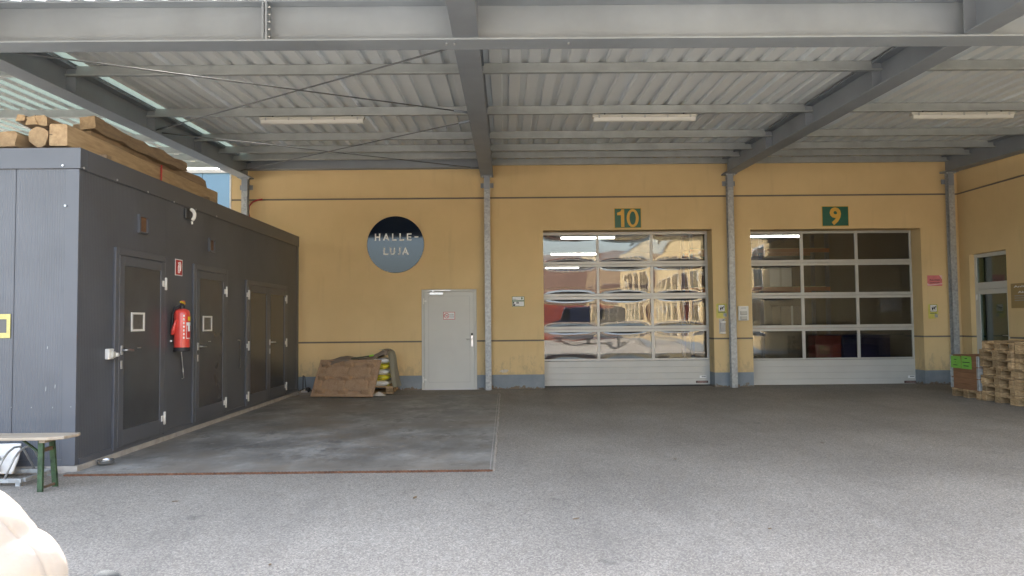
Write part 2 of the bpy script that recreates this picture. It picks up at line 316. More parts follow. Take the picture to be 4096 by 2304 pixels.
# ================================================================== yellow hall
hall = thing('yellow_hall', 'long yellow rendered hall behind the canopy with slate base band', 'building', (0, 0, 0))
WL = PY(925, 800).x; WR = 9.6; WT = 6.3
zB = PY(2100, 1498).z; zG1 = PY(2100, 1362).z; zG2 = PY(2400, 788).z
dL, dR, dT = PY(1686, 1300).x, PY(1907, 1300).x, PY(1790, 1157).z
g10 = (PY(2175, 1200).x, PY(2853, 1200).x, PY(2500, 919).z)
g9 = (PY(3008, 1200).x, PY(3691, 1200).x, PY(3350, 915).z)
ops = [(dL, dR, dT), g10, g9]
gz1 = PY(2500, 1549).z
def tier(z0, z1, mat, name, y0=0.0):
    x = WL
    segs = []
    for (a, b, tz) in ops+[(WR, WR, 0)]:
        if a > x: segs.append((x, a, z0, z1))
        if z1 > tz and a < WR: segs.append((a, b, max(z0, tz), z1))
        x = b
    # merge over-lintel strips so that faces butt
    for (a, b, c, d) in segs: B(a, b+(.34 if b == WR else 0), y0, .42, c, d).build(name, mat, hall)
tier(0, zB, BAND, 'base_band', .003); tier(zB, zG1-.017, STUCCO, 'wall_panel'); tier(zG1+.017, zG2-.018, STUCCO, 'wall_panel'); tier(zG2+.018, WT, STUCCO, 'wall_panel')
JM = M('dark_joint', (.17, .15, .13), .9)
for zz in (zG1, zG2):
    x = WL
    for (a, b, tz) in ops+[(WR, WR, 0)]:
        if a > x: B(x, a+(.34 if a == WR else 0), .02, .42, zz-.017-.001*(zz == zG2), zz+.017+.001*(zz == zG2)).build('joint', JM, hall)
        if zz > tz and a < WR: B(a, b, .02, .42, zz-.018, zz+.018).build('joint', JM, hall)
        x = b
B(WL-.03, WL-.002, -.012, .3, 0, WT).build('corner_trim', LWHITE, hall)
B(WL-.2, WR+12, .42, 18, WT, WT+.25).build('hall_roof', STEEL, hall)
B(WL, WL+.3, .43, 18, 0, WT).build('end_wall', STUCCO, hall)
# chipped white patch by the first gate
pc = PY(2015, 1484); pm = MB(); random.seed(5)
pm.add([pc+Vector((.10*math.cos(a)*random.uniform(.6, 1.2), -.003, .035*math.sin(a)*random.uniform(.6, 1.3))) for a in [i*math.pi/9 for i in range(18)]], [tuple(range(18))]); pm.build('chipped_patch', M('bare_plaster', (.55, .5, .44), .9, 0, .3, 40), hall)
# room behind the gates
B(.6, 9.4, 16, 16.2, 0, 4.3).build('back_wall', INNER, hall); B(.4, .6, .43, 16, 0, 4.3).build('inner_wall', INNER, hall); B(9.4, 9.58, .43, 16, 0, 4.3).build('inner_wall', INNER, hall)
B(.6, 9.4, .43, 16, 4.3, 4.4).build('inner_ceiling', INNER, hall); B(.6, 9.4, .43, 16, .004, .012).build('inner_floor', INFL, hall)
for (x0, x1, yy, zz) in ((2244, 2457, 953, 2.6), (2205, 2384, 1018, 6.6), (2184, 2314, 1072, 12.2), (2985, 3196, 947, 2.6), (3372, 3440, 938, 7)):
    a, b = PY(x0, yy, zz), PY(x1, yy, zz); z = a.z
    t = thing('interior_tube_lamp', 'lit fluorescent tube inside the hall %s' % {2244: 'across the top of gate 10, nearest', 2205: 'in the top left pane of gate 10, second row', 2184: 'in the second row of panes of gate 10, farthest', 2985: 'in the top left pane of gate 9', 3372: 'at the top middle of gate 9'}[x0], 'lamp', (0.5*(a.x+b.x), zz, z), group='lit tubes inside the hall')
    MB().cyl((a.x, zz, z), (b.x, zz, z), .022, 10).build('tube', TUBE, t, True); B(a.x-.03, b.x+.03, zz-.03, zz+.03, z+.028, z+.08).build('housing', WHITE, t)

# steel side door
sd = B(dL+.002, dR-.002, .05, .08, 0.0, dT-.002).build('steel_door', DOORP, hall, label='light grey steel door with closer and no-smoking sign')
fr = .052; lf = lambda x, y: PY(x, y, .03)
B(dL+.003, dL+fr, .012, .1, .005, dT-.004).build('frame', DOORP, sd, bevel=.004); B(dR-fr, dR-.003, .012, .1, .005, dT-.004).build('frame', DOORP, sd, bevel=.004); B(dL+fr+.001, dR-fr-.001, .012, .1, dT-fr, dT-.004).build('frame', DOORP, sd, bevel=.004)
lx0, lx1, lz0, lz1 = dL+fr+.005, dR-fr-.005, .02, dT-fr-.006
B(lx0, lx1, .024, .049, lz0, lz1).build('leaf', DOORP, sd, bevel=.003)
ix0, ix1, iz0, iz1 = PY(1714, 1300, .02).x, PY(1879, 1300, .02).x, PY(1800, 1529, .02).z, PY(1800, 1184, .02).z
for q in ((ix0, ix1, iz1-.004, iz1), (ix0, ix1, iz0, iz0+.004), (ix0, ix0+.004, iz0, iz1), (ix1-.004, ix1, iz0, iz1)): B(q[0], q[1], .0225, .0236, q[2], q[3]).build('panel_line', PRINTG, sd)
for yy in (1205, 1519):
    c = PY(1694, yy, -.01); h = MB(); h.cyl((c.x, 0, c.z-.06), (c.x, 0, c.z-.022), .013, 10); h.cyl((c.x, 0, c.z-.02), (c.x, 0, c.z+.02), .013, 10); h.cyl((c.x, 0, c.z+.022), (c.x, 0, c.z+.06), .013, 10); h.box(c.x, c.x+.06, .004, .0235, c.z-.018, c.z+.018); h.build('hinge', WHITE, sd, 40)
a = PY(1717, 1162, .0); b = PY(1802, 1161, .0); B(a.x, b.x, -.012, .0118, a.z-.012, a.z+.012).build('closer_rail', ZINC, sd, bevel=.004)
a = PY(1717, 1169, 0); b = PY(1773, 1180, 0); B(a.x, b.x, -.03, .0234, b.z, a.z).build('door_closer', ZINC, sd, bevel=.006)
MB().beam((a.x+.06, -.02, a.z+.006), (a.x+.10, -.02, a.z+.03), .02, .008, (0, 1, 0)).build('closer_arm', ZINC, sd)
a = PY(1884, 1332, 0); b = PY(1892, 1386, 0); hp = B(a.x, b.x, .008, .0235, b.z, a.z).build('handle_plate', CHROME, sd, bevel=.003)
B(a.x, b.x, .0, .007, a.z-.05, a.z+.0).build('key_reader', BLACK, sd, bevel=.003)
zz = PY(1880, 1356, 0).z; MB().tube([(a.x+.018, .008, zz), (a.x+.018, -.045, zz), (a.x+.005, -.05, zz), (a.x-.10, -.05, zz-.002)], .009, 10).build('handle', CHROME, sd, True)
B(dL+.05, dR-.05, .0, .012, 0.002, .018).build('threshold', ZINC, sd)

# sectional gates
def gate(name, label, xs, rows, solid, right, left_x, rub, brandx, seed):
    Yg = .38; q = lambda x, y: PY(x, y, Yg)
    x0 = left_x; x1 = right; zt = q(2500, rows[0][0]).z
    # everything in this gate is measured in its own plane
    zr = [(q(xs[1][0], a).z, q(xs[1][0], b).z) for a, b in rows]; cx = [(q(a, 1200).x, q(b, 1200).x) for a, b in xs]
    cx[0] = (x0+.05, cx[0][1]); ztop = zr[0][0]+.085
    d = B(x0-.06, x1+.09, Yg+.13, Yg+.16, ztop, ztop+.35).build(name, DARK, hall, label=label)
    zs0, zs1 = q(xs[1][0], solid[1]).z, q(xs[1][0], solid[0]).z
    # sections with rails
    bounds = [ztop]+[(zr[i][1]+zr[i+1][0])/2 for i in range(3)]+[zs1]
    for i in range(4):
        za, zb = bounds[i]-.0025, bounds[i+1]+.0025; top, bot = zr[i]
        s = MB(); s.box(x0, x1, Yg, Yg+.042, top, za); s.box(x0, x1, Yg, Yg+.042, zb, bot)
        xx = [x0]+[v for c in cx for v in c]+[x1]
        for k in range(0, 8, 2): s.box(xx[k], xx[k+1], Yg+.001, Yg+.041, bot, top)
        s.build('window_section', GATEF, d, bevel=.003)
    n = 4; hgt = (zs1-.002-zs0)/n
    xm = (x0+x1)/2
    for k in range(n):
        B(x0, x1, Yg-.002, Yg+.04, zs0+k*hgt+.003, zs0+(k+1)*hgt-.003).build('solid_panel', GATE, d, bevel=.004)
    B(x0, x1, Yg+.008, Yg+.03, zs0, zs1-.004).build('panel_core', GATEF, d)
    B(x0-.01, x1+.01, Yg-.004, Yg+.04, q(xs[1][0], rub).z-.0, zs0-.002).build('rubber_seal', BLACK, d)
    B(x1+.004, x1+.07, Yg+.03, Yg+.06, .0, ztop).build('side_seal', BLACK, d)
    rnd = random.Random(seed)
    for i in range(4):
        for k in range(3):
            a, b = cx[k]; top, bot = zr[i]; A = rnd.uniform(.009, .015)*rnd.choice((1, 1, -1)); s1, s2 = rnd.uniform(-.4, .4), rnd.uniform(-.4, .4); off = rnd.uniform(0, 50); s3 = rnd.uniform(-.0018, .0024)
            if seed == 9 and k > 0: A *= .35
            def fn(u, v, A=A, a=a, b=b, top=top, bot=bot, s=1, yy=Yg+.012):
                U, V = 2*u-1, 2*v-1; e = (1-U**4)*(1-V**4)
                ev = 1-V**8; w = A*(1-U*U)*ev*(1+.12*s1*V)+s3*(1-V*V)*(1-U**4)+A*.22*s2*math.sin(4.2*U+off)*(1-U**4)*ev+.0007*e*noise.noise((U*2+off, V*.8, off))
                return (a+(b-a)*u, yy-s*w, bot+(top-bot)*v)
            MB().grid(fn, 40, 26).build('pane', PANE, d, True, recalc=False)
            MB().grid(lambda u, v: fn(u, v, s=-.8, yy=Yg+.030), 28, 18).build('inner_pane', PANE2, d, True, recalc=False)
    p = q(brandx, 1527); pl = MB().box(p.x-.13, p.x+.13, Yg-.008, Yg-.003, p.z-.024, p.z+.024).build('maker_plate', M(name+'_plate', (.06, .03, .028), .4), d)
    text('HÖRMANN', (p.x, Yg-.009, p.z), X3, Z3, .20, .028, M(name+'_letters', (.5, .33, .3), .5), d)
    p = q(brandx+4, 1507); B(p.x-.07, p.x+.07, Yg-.006, Yg-.003, p.z-.028, p.z+.028).build('sticker', LWHITE, d); B(p.x-.03, p.x+.062, Yg-.0075, Yg-.0065, p.z-.008, p.z+.02).build('sticker_print', PRINTG, d)
    return d
gate('sectional_gate', 'sectional gate 10 with wavy reflecting acrylic panes', [(2182, 2388), (2398, 2604), (2615, 2824)], [(940, 1046), (1068, 1174), (1197.5, 1305), (1328, 1435)], (1444, 1542), PY(2834, 1200, .38).x, g10[0]-.04, 1549, 2808, 10)
gate('sectional_gate', 'sectional gate 9 with mostly dark acrylic panes', [(3006, 3206), (3218, 3426), (3437, 3645)], [(934, 1039), (1062, 1170), (1193, 1300), (1324, 1432)], (1439, 1540), PY(3656, 1200, .38).x, g9[0]-.04, 1548, 3641, 9)

# ================================================================== wing on the right
wing = thing('yellow_wing', 'yellow wing of the building along the right with glazed door', 'building', (WR, 0, 0))
wd0 = PX(3882, 1200, WR).y; wd1 = PX(4027, 1100, WR).y; wdt = PX(3950, 1008, WR).z
def wtier(z0, z1, mat, xo=0.0, yend=-52):
    if z0 < wdt:
        B(WR+xo, WR+.35, wd0, -.001, z0, z1).build('wall_panel', mat, wing); B(WR+xo, WR+.35, yend, wd1, z0, z1).build('wall_panel', mat, wing)
        if z1 > wdt: B(WR+xo, WR+.35, wd1, wd0, wdt, z1).build('wall_panel', mat, wing)
    else: B(WR+xo, WR+.35, yend, -.001, z0, z1).build('wall_panel', mat, wing)
wtier(0, zB, BAND, .003); wtier(zB, zG1-.017, STUCCO); wtier(zG1+.017, zG2-.018, STUCCO); wtier(zG2+.018, WT, STUCCO)
for zz in (zG1, zG2):
    for (a, b) in (((wd0, -.001), (-52, wd1)) if zz < wdt else ((-52, -.001),)): B(WR+.02, WR+.34, a, b, zz-.0175, zz+.0175).build('joint', JM, wing)
B(WR+11.7, WR+12, -52, .4, 0, WT).build('outer_wall', STUCCO, wing); B(WR, WR+12, -52.3, -52.001, 0, WT).build('outer_wall', STUCCO, wing); B(WR+.34, WR+12, .0, .42, 0, WT).build('outer_wall', STUCCO, wing); B(WR-.1, WR+12, -52.2, .4, WT, WT+.25).build('wing_roof', STEEL, wing)
WINB = M('dark_window_glass', (.012, .013, .015), .04, 0, .05, 3)
for yy in (-13.6, -18.2, -22.8, -27.4, -32, -36.6, -41.2, -45.8):
    wn = B(WR-.03, WR-.004, yy-1.6, yy+1.6, .9, 4.3).build('window', WHITE, wing)
    for a, b, c_, d_ in ((yy-1.52, yy-.04, .98, 2.5), (yy+.04, yy+1.52, .98, 2.5), (yy-1.52, yy-.04, 2.58, 4.22), (yy+.04, yy+1.52, 2.58, 4.22)): B(WR-.034, WR-.0305, a, b, c_, d_).build('window_pane', WINB, wn)
# glazed door in the wing
gd = B(WR+.30, WR+.33, wd1, wd0, 0, wdt).build('glazed_door', INNER, wing, label='white framed glazed door with window above')
xr = WR+.10
ztr = PX(3990, 1135, xr).z
for q in ((wd1+.002, wd1+.075, .0, wdt-.002), (wd0-.075, wd0-.002, .0, wdt-.002)): B(xr, xr+.06, *q).build('frame', DOORP, gd, bevel=.004)
B(xr, xr+.06, wd1+.076, wd0-.076, wdt-.08, wdt-.002).build('frame', DOORP, gd, bevel=.004); B(xr, xr+.06, wd1+.076, wd0-.076, ztr-.09, ztr+.05).build('transom', DOORP, gd, bevel=.004)
B(xr+.02, xr+.03, wd1+.076, wd0-.076, ztr+.051, wdt-.081).build('upper_pane', GLASS, gd)
lf = MB(); lf.box(xr-.008, xr+.05, wd1+.078, wd1+.16, .02, ztr-.093); lf.box(xr-.008, xr+.05, wd0-.16, wd0-.078, .02, ztr-.093); lf.box(xr-.007, xr+.049, wd1+.161, wd0-.161, ztr-.19, ztr-.094); lf.box(xr-.007, xr+.049, wd1+.161, wd0-.161, .02, .22)
lf.build('door_leaf', DOORP, gd, bevel=.004); B(xr+.01, xr+.022, wd1+.161, wd0-.161, .221, ztr-.191).build('lower_pane', GLASS, gd)
c = PX(3893, 1190, xr); h = MB(); h.cyl((xr-.018, wd0-.078, c.z-.06), (xr-.018, wd0-.078, c.z+.06), .014, 10); h.build('hinge', WHITE, gd, True)
MB().tube([(xr-.008, wd1+.12, 1.05), (xr-.05, wd1+.12, 1.05), (xr-.05, wd1+.25, 1.05)], .01, 8).build('handle', CHROME, gd, True)
# brown notice beside it
n0, n1 = PX(4045, 1180, WR-.01), PX(4045, 1233, WR-.01); ya = n0.y; yb = ya-1.0; zt_ = PX(4045, 1135, WR-.01).z; zb_ = n1.z
nb = thing('notice_board', 'brown notice board for deliveries on the wing wall at right edge', 'sign', (WR-.01, (ya+yb)/2, zb_))
B(WR-.016, WR-.002, yb, ya, zb_, zt_).build('board', BROWNSIGN, nb, bevel=.002)
rr = -Y3; hh = zt_-zb_
text('Anlieferung', (WR-.017, (ya+yb)/2, zt_-.14*hh), rr, Z3, .82, .11*hh, LWHITE, nb); text('und', (WR-.017, (ya+yb)/2, zt_-.25*hh), rr, Z3, .14, .05*hh, LWHITE, nb); text('Abholung', (WR-.017, (ya+yb)/2, zt_-.37*hh), rr, Z3, .60, .11*hh, LWHITE, nb)
for k in range(3): B(WR-.0185, WR-.0165, ya-.1-.5*(1-.2*k), ya-.1, zt_-(.52+.09*k)*hh, zt_-(.49+.09*k)*hh).build('text_line', PRINTG, nb)

# ================================================================== steel canopy
can = thing('steel_canopy', 'grey steel canopy with trapezoidal sheet roof over the yard', 'canopy', (0, 0, 0))
EAVE = -10.6
bz = lambda Y: 4.470+SL*Y           # underside of the rafters
rz = lambda Y: ZR+SL*Y
colx = [-10.56, -5.42, -.374, 4.74, 9.36]; colx[1] = PY(980, 1000, -.15).x; colx[2] = PY(1950, 1000, -.15).x; colx[3] = PY(2924, 1000, -.15).x
GZ0, GZ1, GF, GB = 4.213, 4.63, -8.43, -8.15
def ibeam(mb, x, y0, y1, zf, h, w, tf=.018, tw=.011):
    def sl(z0f, z1f, xa, xb):
        mb.hexa([(xa, y0, z0f(y0)), (xb, y0, z0f(y0)), (xb, y1, z0f(y1)), (xa, y1, z0f(y1)), (xa, y0, z1f(y0)), (xb, y0, z1f(y0)), (xb, y1, z1f(y1)), (xa, y1, z1f(y1))])
    sl(zf, lambda y: zf(y)+tf, x-w/2, x+w/2); sl(lambda y: zf(y)+tf, lambda y: zf(y)+h-tf, x-tw/2, x+tw/2); sl(lambda y: zf(y)+h-tf, lambda y: zf(y)+h, x-w/2, x+w/2)
for i, x in enumerate(colx):
    w_ = .265
    m = MB(); ibeam(m, x, GB+.004, -.02, bz, .345, w_); r = m.build('rafter', STEEL, can, bevel=.003)
    for yy in (-6.55, -4.46, -2.72):
        B(x-w_/2+.01, x+w_/2-.01, yy-.005, yy+.005, bz(yy)+.03, bz(yy)+.32).build('stiffener', STEEL, r)
    xf = x-.058*0
    m = MB(); ibeam(m, xf, EAVE+.1, GF+.001, lambda y: bz(y)+.03, .375, .255); r2 = m.build('cantilever_rafter', STEEL, can, bevel=.003)
    MB().box(xf-.127, xf+.127, GF-.012, GF, GZ0+.022, GZ1-.03).build('end_plate', STEEL, r2)
    # column
    c = MB(); zc = bz(-.15)-.012
    c.box(x-.0625, x+.0625, -.212, -.2, 0, zc); c.box(x-.0625, x+.0625, -.1, -.088, 0, zc); c.box(x-.004, x+.004, -.2, -.1, 0, zc)
    co = c.build('column', GALV, can, bevel=.002)
    B(x-.135, x+.135, -.26, -.03, zc, zc+.0115).build('cap_plate', STEEL, co)
    for sx in (-.085, .085):
        MB().cyl((x+sx, -.22, zc-.03), (x+sx, -.22, zc+.03), .014, 6).build('bolt', ZINC, co)
    zz = PY(1945, 742, -.1).z; B(x-.135, x+.135, -.086, -.074, zz-.05, zz+.05).build('wall_bracket', STEEL, co)
    B(x-.058, x+.058, -.2125, -.2122, zc-.28, zc-.01).build('splice_plate', STEEL, co)
# girder along the front, with a bolted splice
XL, XRr = -16, 9.55
gm = MB(); gm.box(XL, XRr, GF, GB, GZ0, GZ0+.02); gm.box(XL, XRr, (GF+GB)/2-.007, (GF+GB)/2+.007, GZ0+.02, GZ1-.02); gm.box(XL, XRr, GF, GB, GZ1-.02, GZ1)
gir = gm.build('girder', GIRD, can, bevel=.003)
xs_ = PY(1045, 80, GF).x
for k, (dx, wd) in enumerate(((0, .012), (.033, .004))):
    B(xs_+dx*1, xs_+dx+.022, GF+.004, (GF+GB)/2-.0075, GZ0+.021, GZ1-.021).build('splice_end_plate', GIRD, gir)
for k in range(5):
    z = GZ0+.06+k*.075; MB().cyl((xs_+.022, GF+.05, z), (xs_+.075, GF+.05, z), .013, 6).build('bolt', ZINC, gir); MB().cyl((xs_+.024, GF+.05, z), (xs_+.04, GF+.05, z), .021, 6).build('bolt', ZINC, gir)
for x in (-13, 2.2, 7.2): pass
for px, py in ((1785, 168), (1817, 193), (2275, 167)):
    p = PY(px, py, GF+.1); MB().cyl((p.x, p.y, GZ0-.018), (p.x, p.y, GZ0), .012, 6).build('bolt', ZINC, gir)
# purlins
PYs = [-10.35, -9.2, -6.55, -4.46, -2.72, -1.63, -.89, -.12]
edges = [XL]+colx
for bi in range(len(colx)):
    xa = XL+.05 if bi == 0 else colx[bi-1]+.018; xb = colx[bi]-.018
    for yy in PYs:
        if -8.5 < yy < -8.1: continue
        if bi == 2 and yy == -.12: continue
        z = rz(yy)+(.072 if yy < GF else 0); h = .14; m = MB()
        m.box(xa, xb, yy-.002, yy+.002, z-h, z-.003); m.box(xa, xb, yy-.062, yy-.002, z-h, z-h+.004); m.box(xa, xb, yy-.062, yy-.058, z-h+.004, z-h+.022); m.box(xa, xb, yy+.002, yy+.05, z-.008, z-.004)
        m.build('purlin', PURL, can)
# heavier dark wall beam in the bay behind the round sign
m = MB(); z1 = PY(1500, 634, -.15).z; z0 = PY(1500, 675, -.15).z
m.box(colx[1]+.02, colx[2]-.02, -.21, -.03, z0, z0+.02); m.box(colx[1]+.02, colx[2]-.02, -.128, -.112, z0+.02, z1-.02); m.box(colx[1]+.02, colx[2]-.02, -.21, -.03, z1-.02, z1); m.build('wall_beam', STEEL, can, bevel=.003)
# roof sheets: trapezoidal profile running down the slope, four ribs each
pit = .243; prof = [(0, 0), (.139, 0), (.153, .05), (.229, .05), (.243, 0)]
nsh = 27; x1 = XRr-.003
for k in range(nsh):
    xa = x1-(k+1)*4*pit; dz = -.003 if k % 2 else 0; pts = []
    for rib in range(4): pts += [(xa+rib*pit+a, b+dz) for a, b in (prof if rib == 3 else prof[:-1])]
    pts[-1] = (pts[-1][0]+.012, pts[-1][1]); n = len(pts)
    cl = -8.6 < xa+.5 < -5.5
    for y0, y1, up in ((EAVE, -8.27, .072), (-8.283, .22, 0)):       # the front sheets lap over the girder
        vs = [(a, y, rz(y)+b+.004+up+t) for t in (0, .0015) for y in (y0, y1) for a, b in pts]
        fs = [(i, i+1, n+i+1, n+i) for i in range(n-1)]+[(2*n+i, 3*n+i, 3*n+i+1, 2*n+i+1) for i in range(n-1)]
        ro = MB().add(vs, fs).build('roof_sheet', CLEAR if cl and not up else SHEET, can, recalc=False, label='translucent pale green roof sheet' if cl and not up else None)
        if cl and not up:                                           # upper corrugations of the clear sheets get the opaque sheet material
            ro.data.materials.append(SHEET)
            for p in ro.data.polygons:
                if p.index % (n-1) % 4 != 0: p.material_index = 1
B(XL, XRr, EAVE-.03, EAVE-.005, rz(EAVE)-.10, rz(EAVE)+.16).build('eave_flashing', STEEL, can); B(XL, XRr, EAVE-.15, EAVE-.031, rz(EAVE)-.06, rz(EAVE)+.08).build('gutter', STEEL, can)
RODM = M('rod_grey', (.11, .118, .125), .5, .2, .1, 6)
# bracing rods under the left bay
def rod(p, q):
    o = MB().tube([p, q], .0095, 8).build('bracing_rod', STEEL, can, True); o.data.materials[0] = RODM
    d = (q-p).normalized(); a = q-d*.25
    MB().tube([a-d*.12, a+d*.12], .02, 8).build('turnbuckle', STEEL, o, True); return o
bo = .27
xl, xr_ = colx[1]+.02, colx[2]-.02
fl = lambda x, y: Vector((x, y, rz(y)-bo))
yA = PR(1860, 455, bo).y; yB = PR(1866, 477, bo).y
rod(fl(xl, -8.0), fl(xr_, yA)); rod(fl(xr_, -8.05), fl(xl, -4.2)); rod(fl(xl, -.5), fl(xr_, yB)); rod(fl(xl, -4.0), fl(xr_, -.45))
# ceiling lamps (switched off)
lamps = [(1037, 1462, 480, 'unlit fluorescent batten under the roof left of the centre rafter'), (2370, 2784, 472, 'unlit fluorescent batten under the roof above gate 10'), (3630, 4067, 459, 'unlit fluorescent batten under the roof at the far right')]
lm0 = None
for a, b, yy, lab in lamps:
    Yl = -4.50; p, q = PY(a, yy, Yl), PY(b, yy, Yl); zc = rz(Yl)-.14-.065; c = Vector(((p.x+q.x)/2, Yl, zc)); L = .79
    if lm0 is None:
        lm0 = t = thing('batten_lamp', lab, 'lamp', c, group='ceiling batten lamps')
        m = MB(); m.prism([(-L, -.05, .0), (-L, .05, .0), (-L, .035, .045), (-L, -.035, .045)], (2*L, 0, 0)); m.build('housing', LAMPH, t, local=True, bevel=.006)
        m = MB(); m.prism([(-L+.02, -.047, -.001), (-L+.02, -.036, -.045), (-L+.02, -.015, -.06), (-L+.02, .015, -.06), (-L+.02, .036, -.045), (-L+.02, .047, -.001)], (2*L-.04, 0, 0)); m.build('diffuser', LAMPD, t, local=True, bevel=.004)
        for k in range(5): B(-L+.1+k*(L-.1)/2-.012, -L+.1+k*(L-.1)/2+.012, -.056, -.05, -.01, .03).build('clip', ZGREY, t, local=True)
        for s in (-1, 1): MB().cyl((s*.6, 0, .045), (s*.6, 0, .075), .012, 8).build('bracket', DARK, t, local=True)
    else:
        t = copy_tree(lm0, None, c); t['label'] = lab

# ================================================================== anthracite cabin
CF, CB, CW = -8.43, -.70, 2.5
ZB, ZT = .07, PX(318, 591, XC).z
cab = thing('storage_cabin', 'long anthracite sheet metal storage cabin with three doors', 'cabin', (XC, CF, 0))
xc0 = XC-CW
B(xc0-.02, XC+.03, CF-.012, CB, -.02, ZB-.001).build('plinth', CONC, cab)
B(xc0, XC-.01, CF+.01, CB-.01, ZB, ZT-.02).build('core', ANTH, cab)
# front: finely ribbed panels
fz = ZT-.205
def ribbed(x0, x1, z0, z1, y, axis, name, amp=.0014, pitch=.0235):
    n = max(2, int(abs(x1-x0)/pitch*6)); m = MB(); pts = []
    for i in range(n+1):
        u = x0+(x1-x0)*i/n; s = math.sin(2*math.pi*i/6.0)*amp
        pts.append((u, y-s, 0) if axis == 'X' else (y+s, u, 0))
    m.add([(a, b, z) for z in (z0, z1) for a, b, c in pts], [(i, i+1, n+2+i, n+1+i) for i in range(n)])
    return m.build(name, ANTH, cab, True, recalc=False)
sx = PY(60, 1000, CF).x
cp = PY(263, 1000, CF).x
e = xc0
ribbed(sx+.004, cp-.003, ZB+.06, fz, CF, 'X', 'front_panel'); ribbed(sx-1.2, sx-.004, ZB+.06, fz, CF, 'X', 'front_panel'); ribbed(xc0+.1, sx-1.208, ZB+.06, fz, CF, 'X', 'front_panel')
B(cp, XC+.006, CF-.012, CF+.05, ZB, fz-.003).build('corner_post', ANTHF, cab, bevel=.004); B(xc0, cp-.001, CF-.010, CF+.0, ZB-.0, ZB+.06).build('base_flashing', ANTHF, cab)
B(xc0-.01, XC+.02, CF-.02, CF+.1, fz, ZT).build('roof_fascia', ANTHF, cab, bevel=.004)
B(XC-.05, XC+.0195, CF+.101, CB+.01, ZT-.21, ZT).build('roof_fascia', ANTHF, cab, bevel=.004)
B(XC-.05, XC+.014, CF+.051, CB, ZB, ZB+.06).build('base_flashing', ANTHF, cab); B(XC-.04, XC+.012, CB-.14, CB+.004, ZB+.061, ZT-.212).build('corner_post', ANTHF, cab)
for px, py in ((334, 672), (467, 720), (590, 768), (695, 808), (782, 839), (865, 866)):
    p = PX(px, py, XC+.02); MB().cyl((XC+.0195, p.y, p.z), (XC+.03, p.y, p.z), .012, 6).build('screw', ZINC, cab)
for px, py in ((252, 662), (262, 823)): p = PY(px, py, CF-.02); MB().cyl((p.x, CF-.03, p.z), (p.x, CF-.02, p.z), .011, 6).build('screw', ZINC, cab)
B(xc0-.01, XC-.051, CF+.101, CB+.01, ZT-.03, ZT-.004).build('cabin_roof', ANTHF, cab)
# side panels between the doors
yd = [(PX(449, 1400, XC).y, PX(660, 1400, XC).y), (PX(766, 1400, XC).y, PX(903, 1400, XC).y), (PX(979, 1400, XC).y, PX(1143, 1380, XC).y)]
zd = [(PX(447, 986, XC).z, .10), (PX(766, 1054, XC).z, .11), (PX(979, 1119, XC).z, .09)]
def sidepanel(y0, y1, z0, z1): ribbed(y0, y1, z0, z1, XC, 'Y', 'side_panel', .0009, .028)
sidepanel(CF+.052, yd[0][0]-.002, ZB+.06, fz); sidepanel(yd[0][1]+.002, yd[1][0]-.002, ZB+.06, fz); sidepanel(yd[1][1]+.002, yd[2][0]-.002, ZB+.06, fz); sidepanel(yd[2][1]+.002, CB-.141, ZB+.06, fz)
for i in range(3): sidepanel(yd[i][0]-.002, yd[i][1]+.002, zd[i][0]+.001, fz)
HG = M('hinge_white', (.66, .66, .64), .4, 0, .04, 10)
def hinge(y, z, par):
    m = MB(); m.cyl((XC+.036, y, z-.075), (XC+.036, y, z+.075), .015, 10); m.build('hinge', HG, par, True); MB().box(XC+.024, XC+.04, y-.075, y-.012, z-.035, z+.035).build('hinge_plate', HG, par, bevel=.003)
    MB().box(XC+.024, XC+.036, y+.012, y+.045, z-.07, z+.07).build('hinge_plate', HG, par, bevel=.003)
def lever(y, z, par, s=1):
    B(XC+.030, XC+.040, y-.022, y+.022, z-.05, z+.05).build('handle_plate', ZINC, par, bevel=.004); MB().tube([(XC+.04, y, z), (XC+.085, y, z), (XC+.092, y+.012*s, z), (XC+.09, y+.14*s, z-.004)], .0105, 10).build('handle', CHROME, par, True)
    B(XC+.030, XC+.038, y-.018, y+.018, z-.20, z-.11).build('lock_plate', ZINC, par, bevel=.006)
dlab = ['front single door of the cabin with small framed window', 'middle single door of the cabin with small framed window', 'double leaf door at the far end of the cabin']
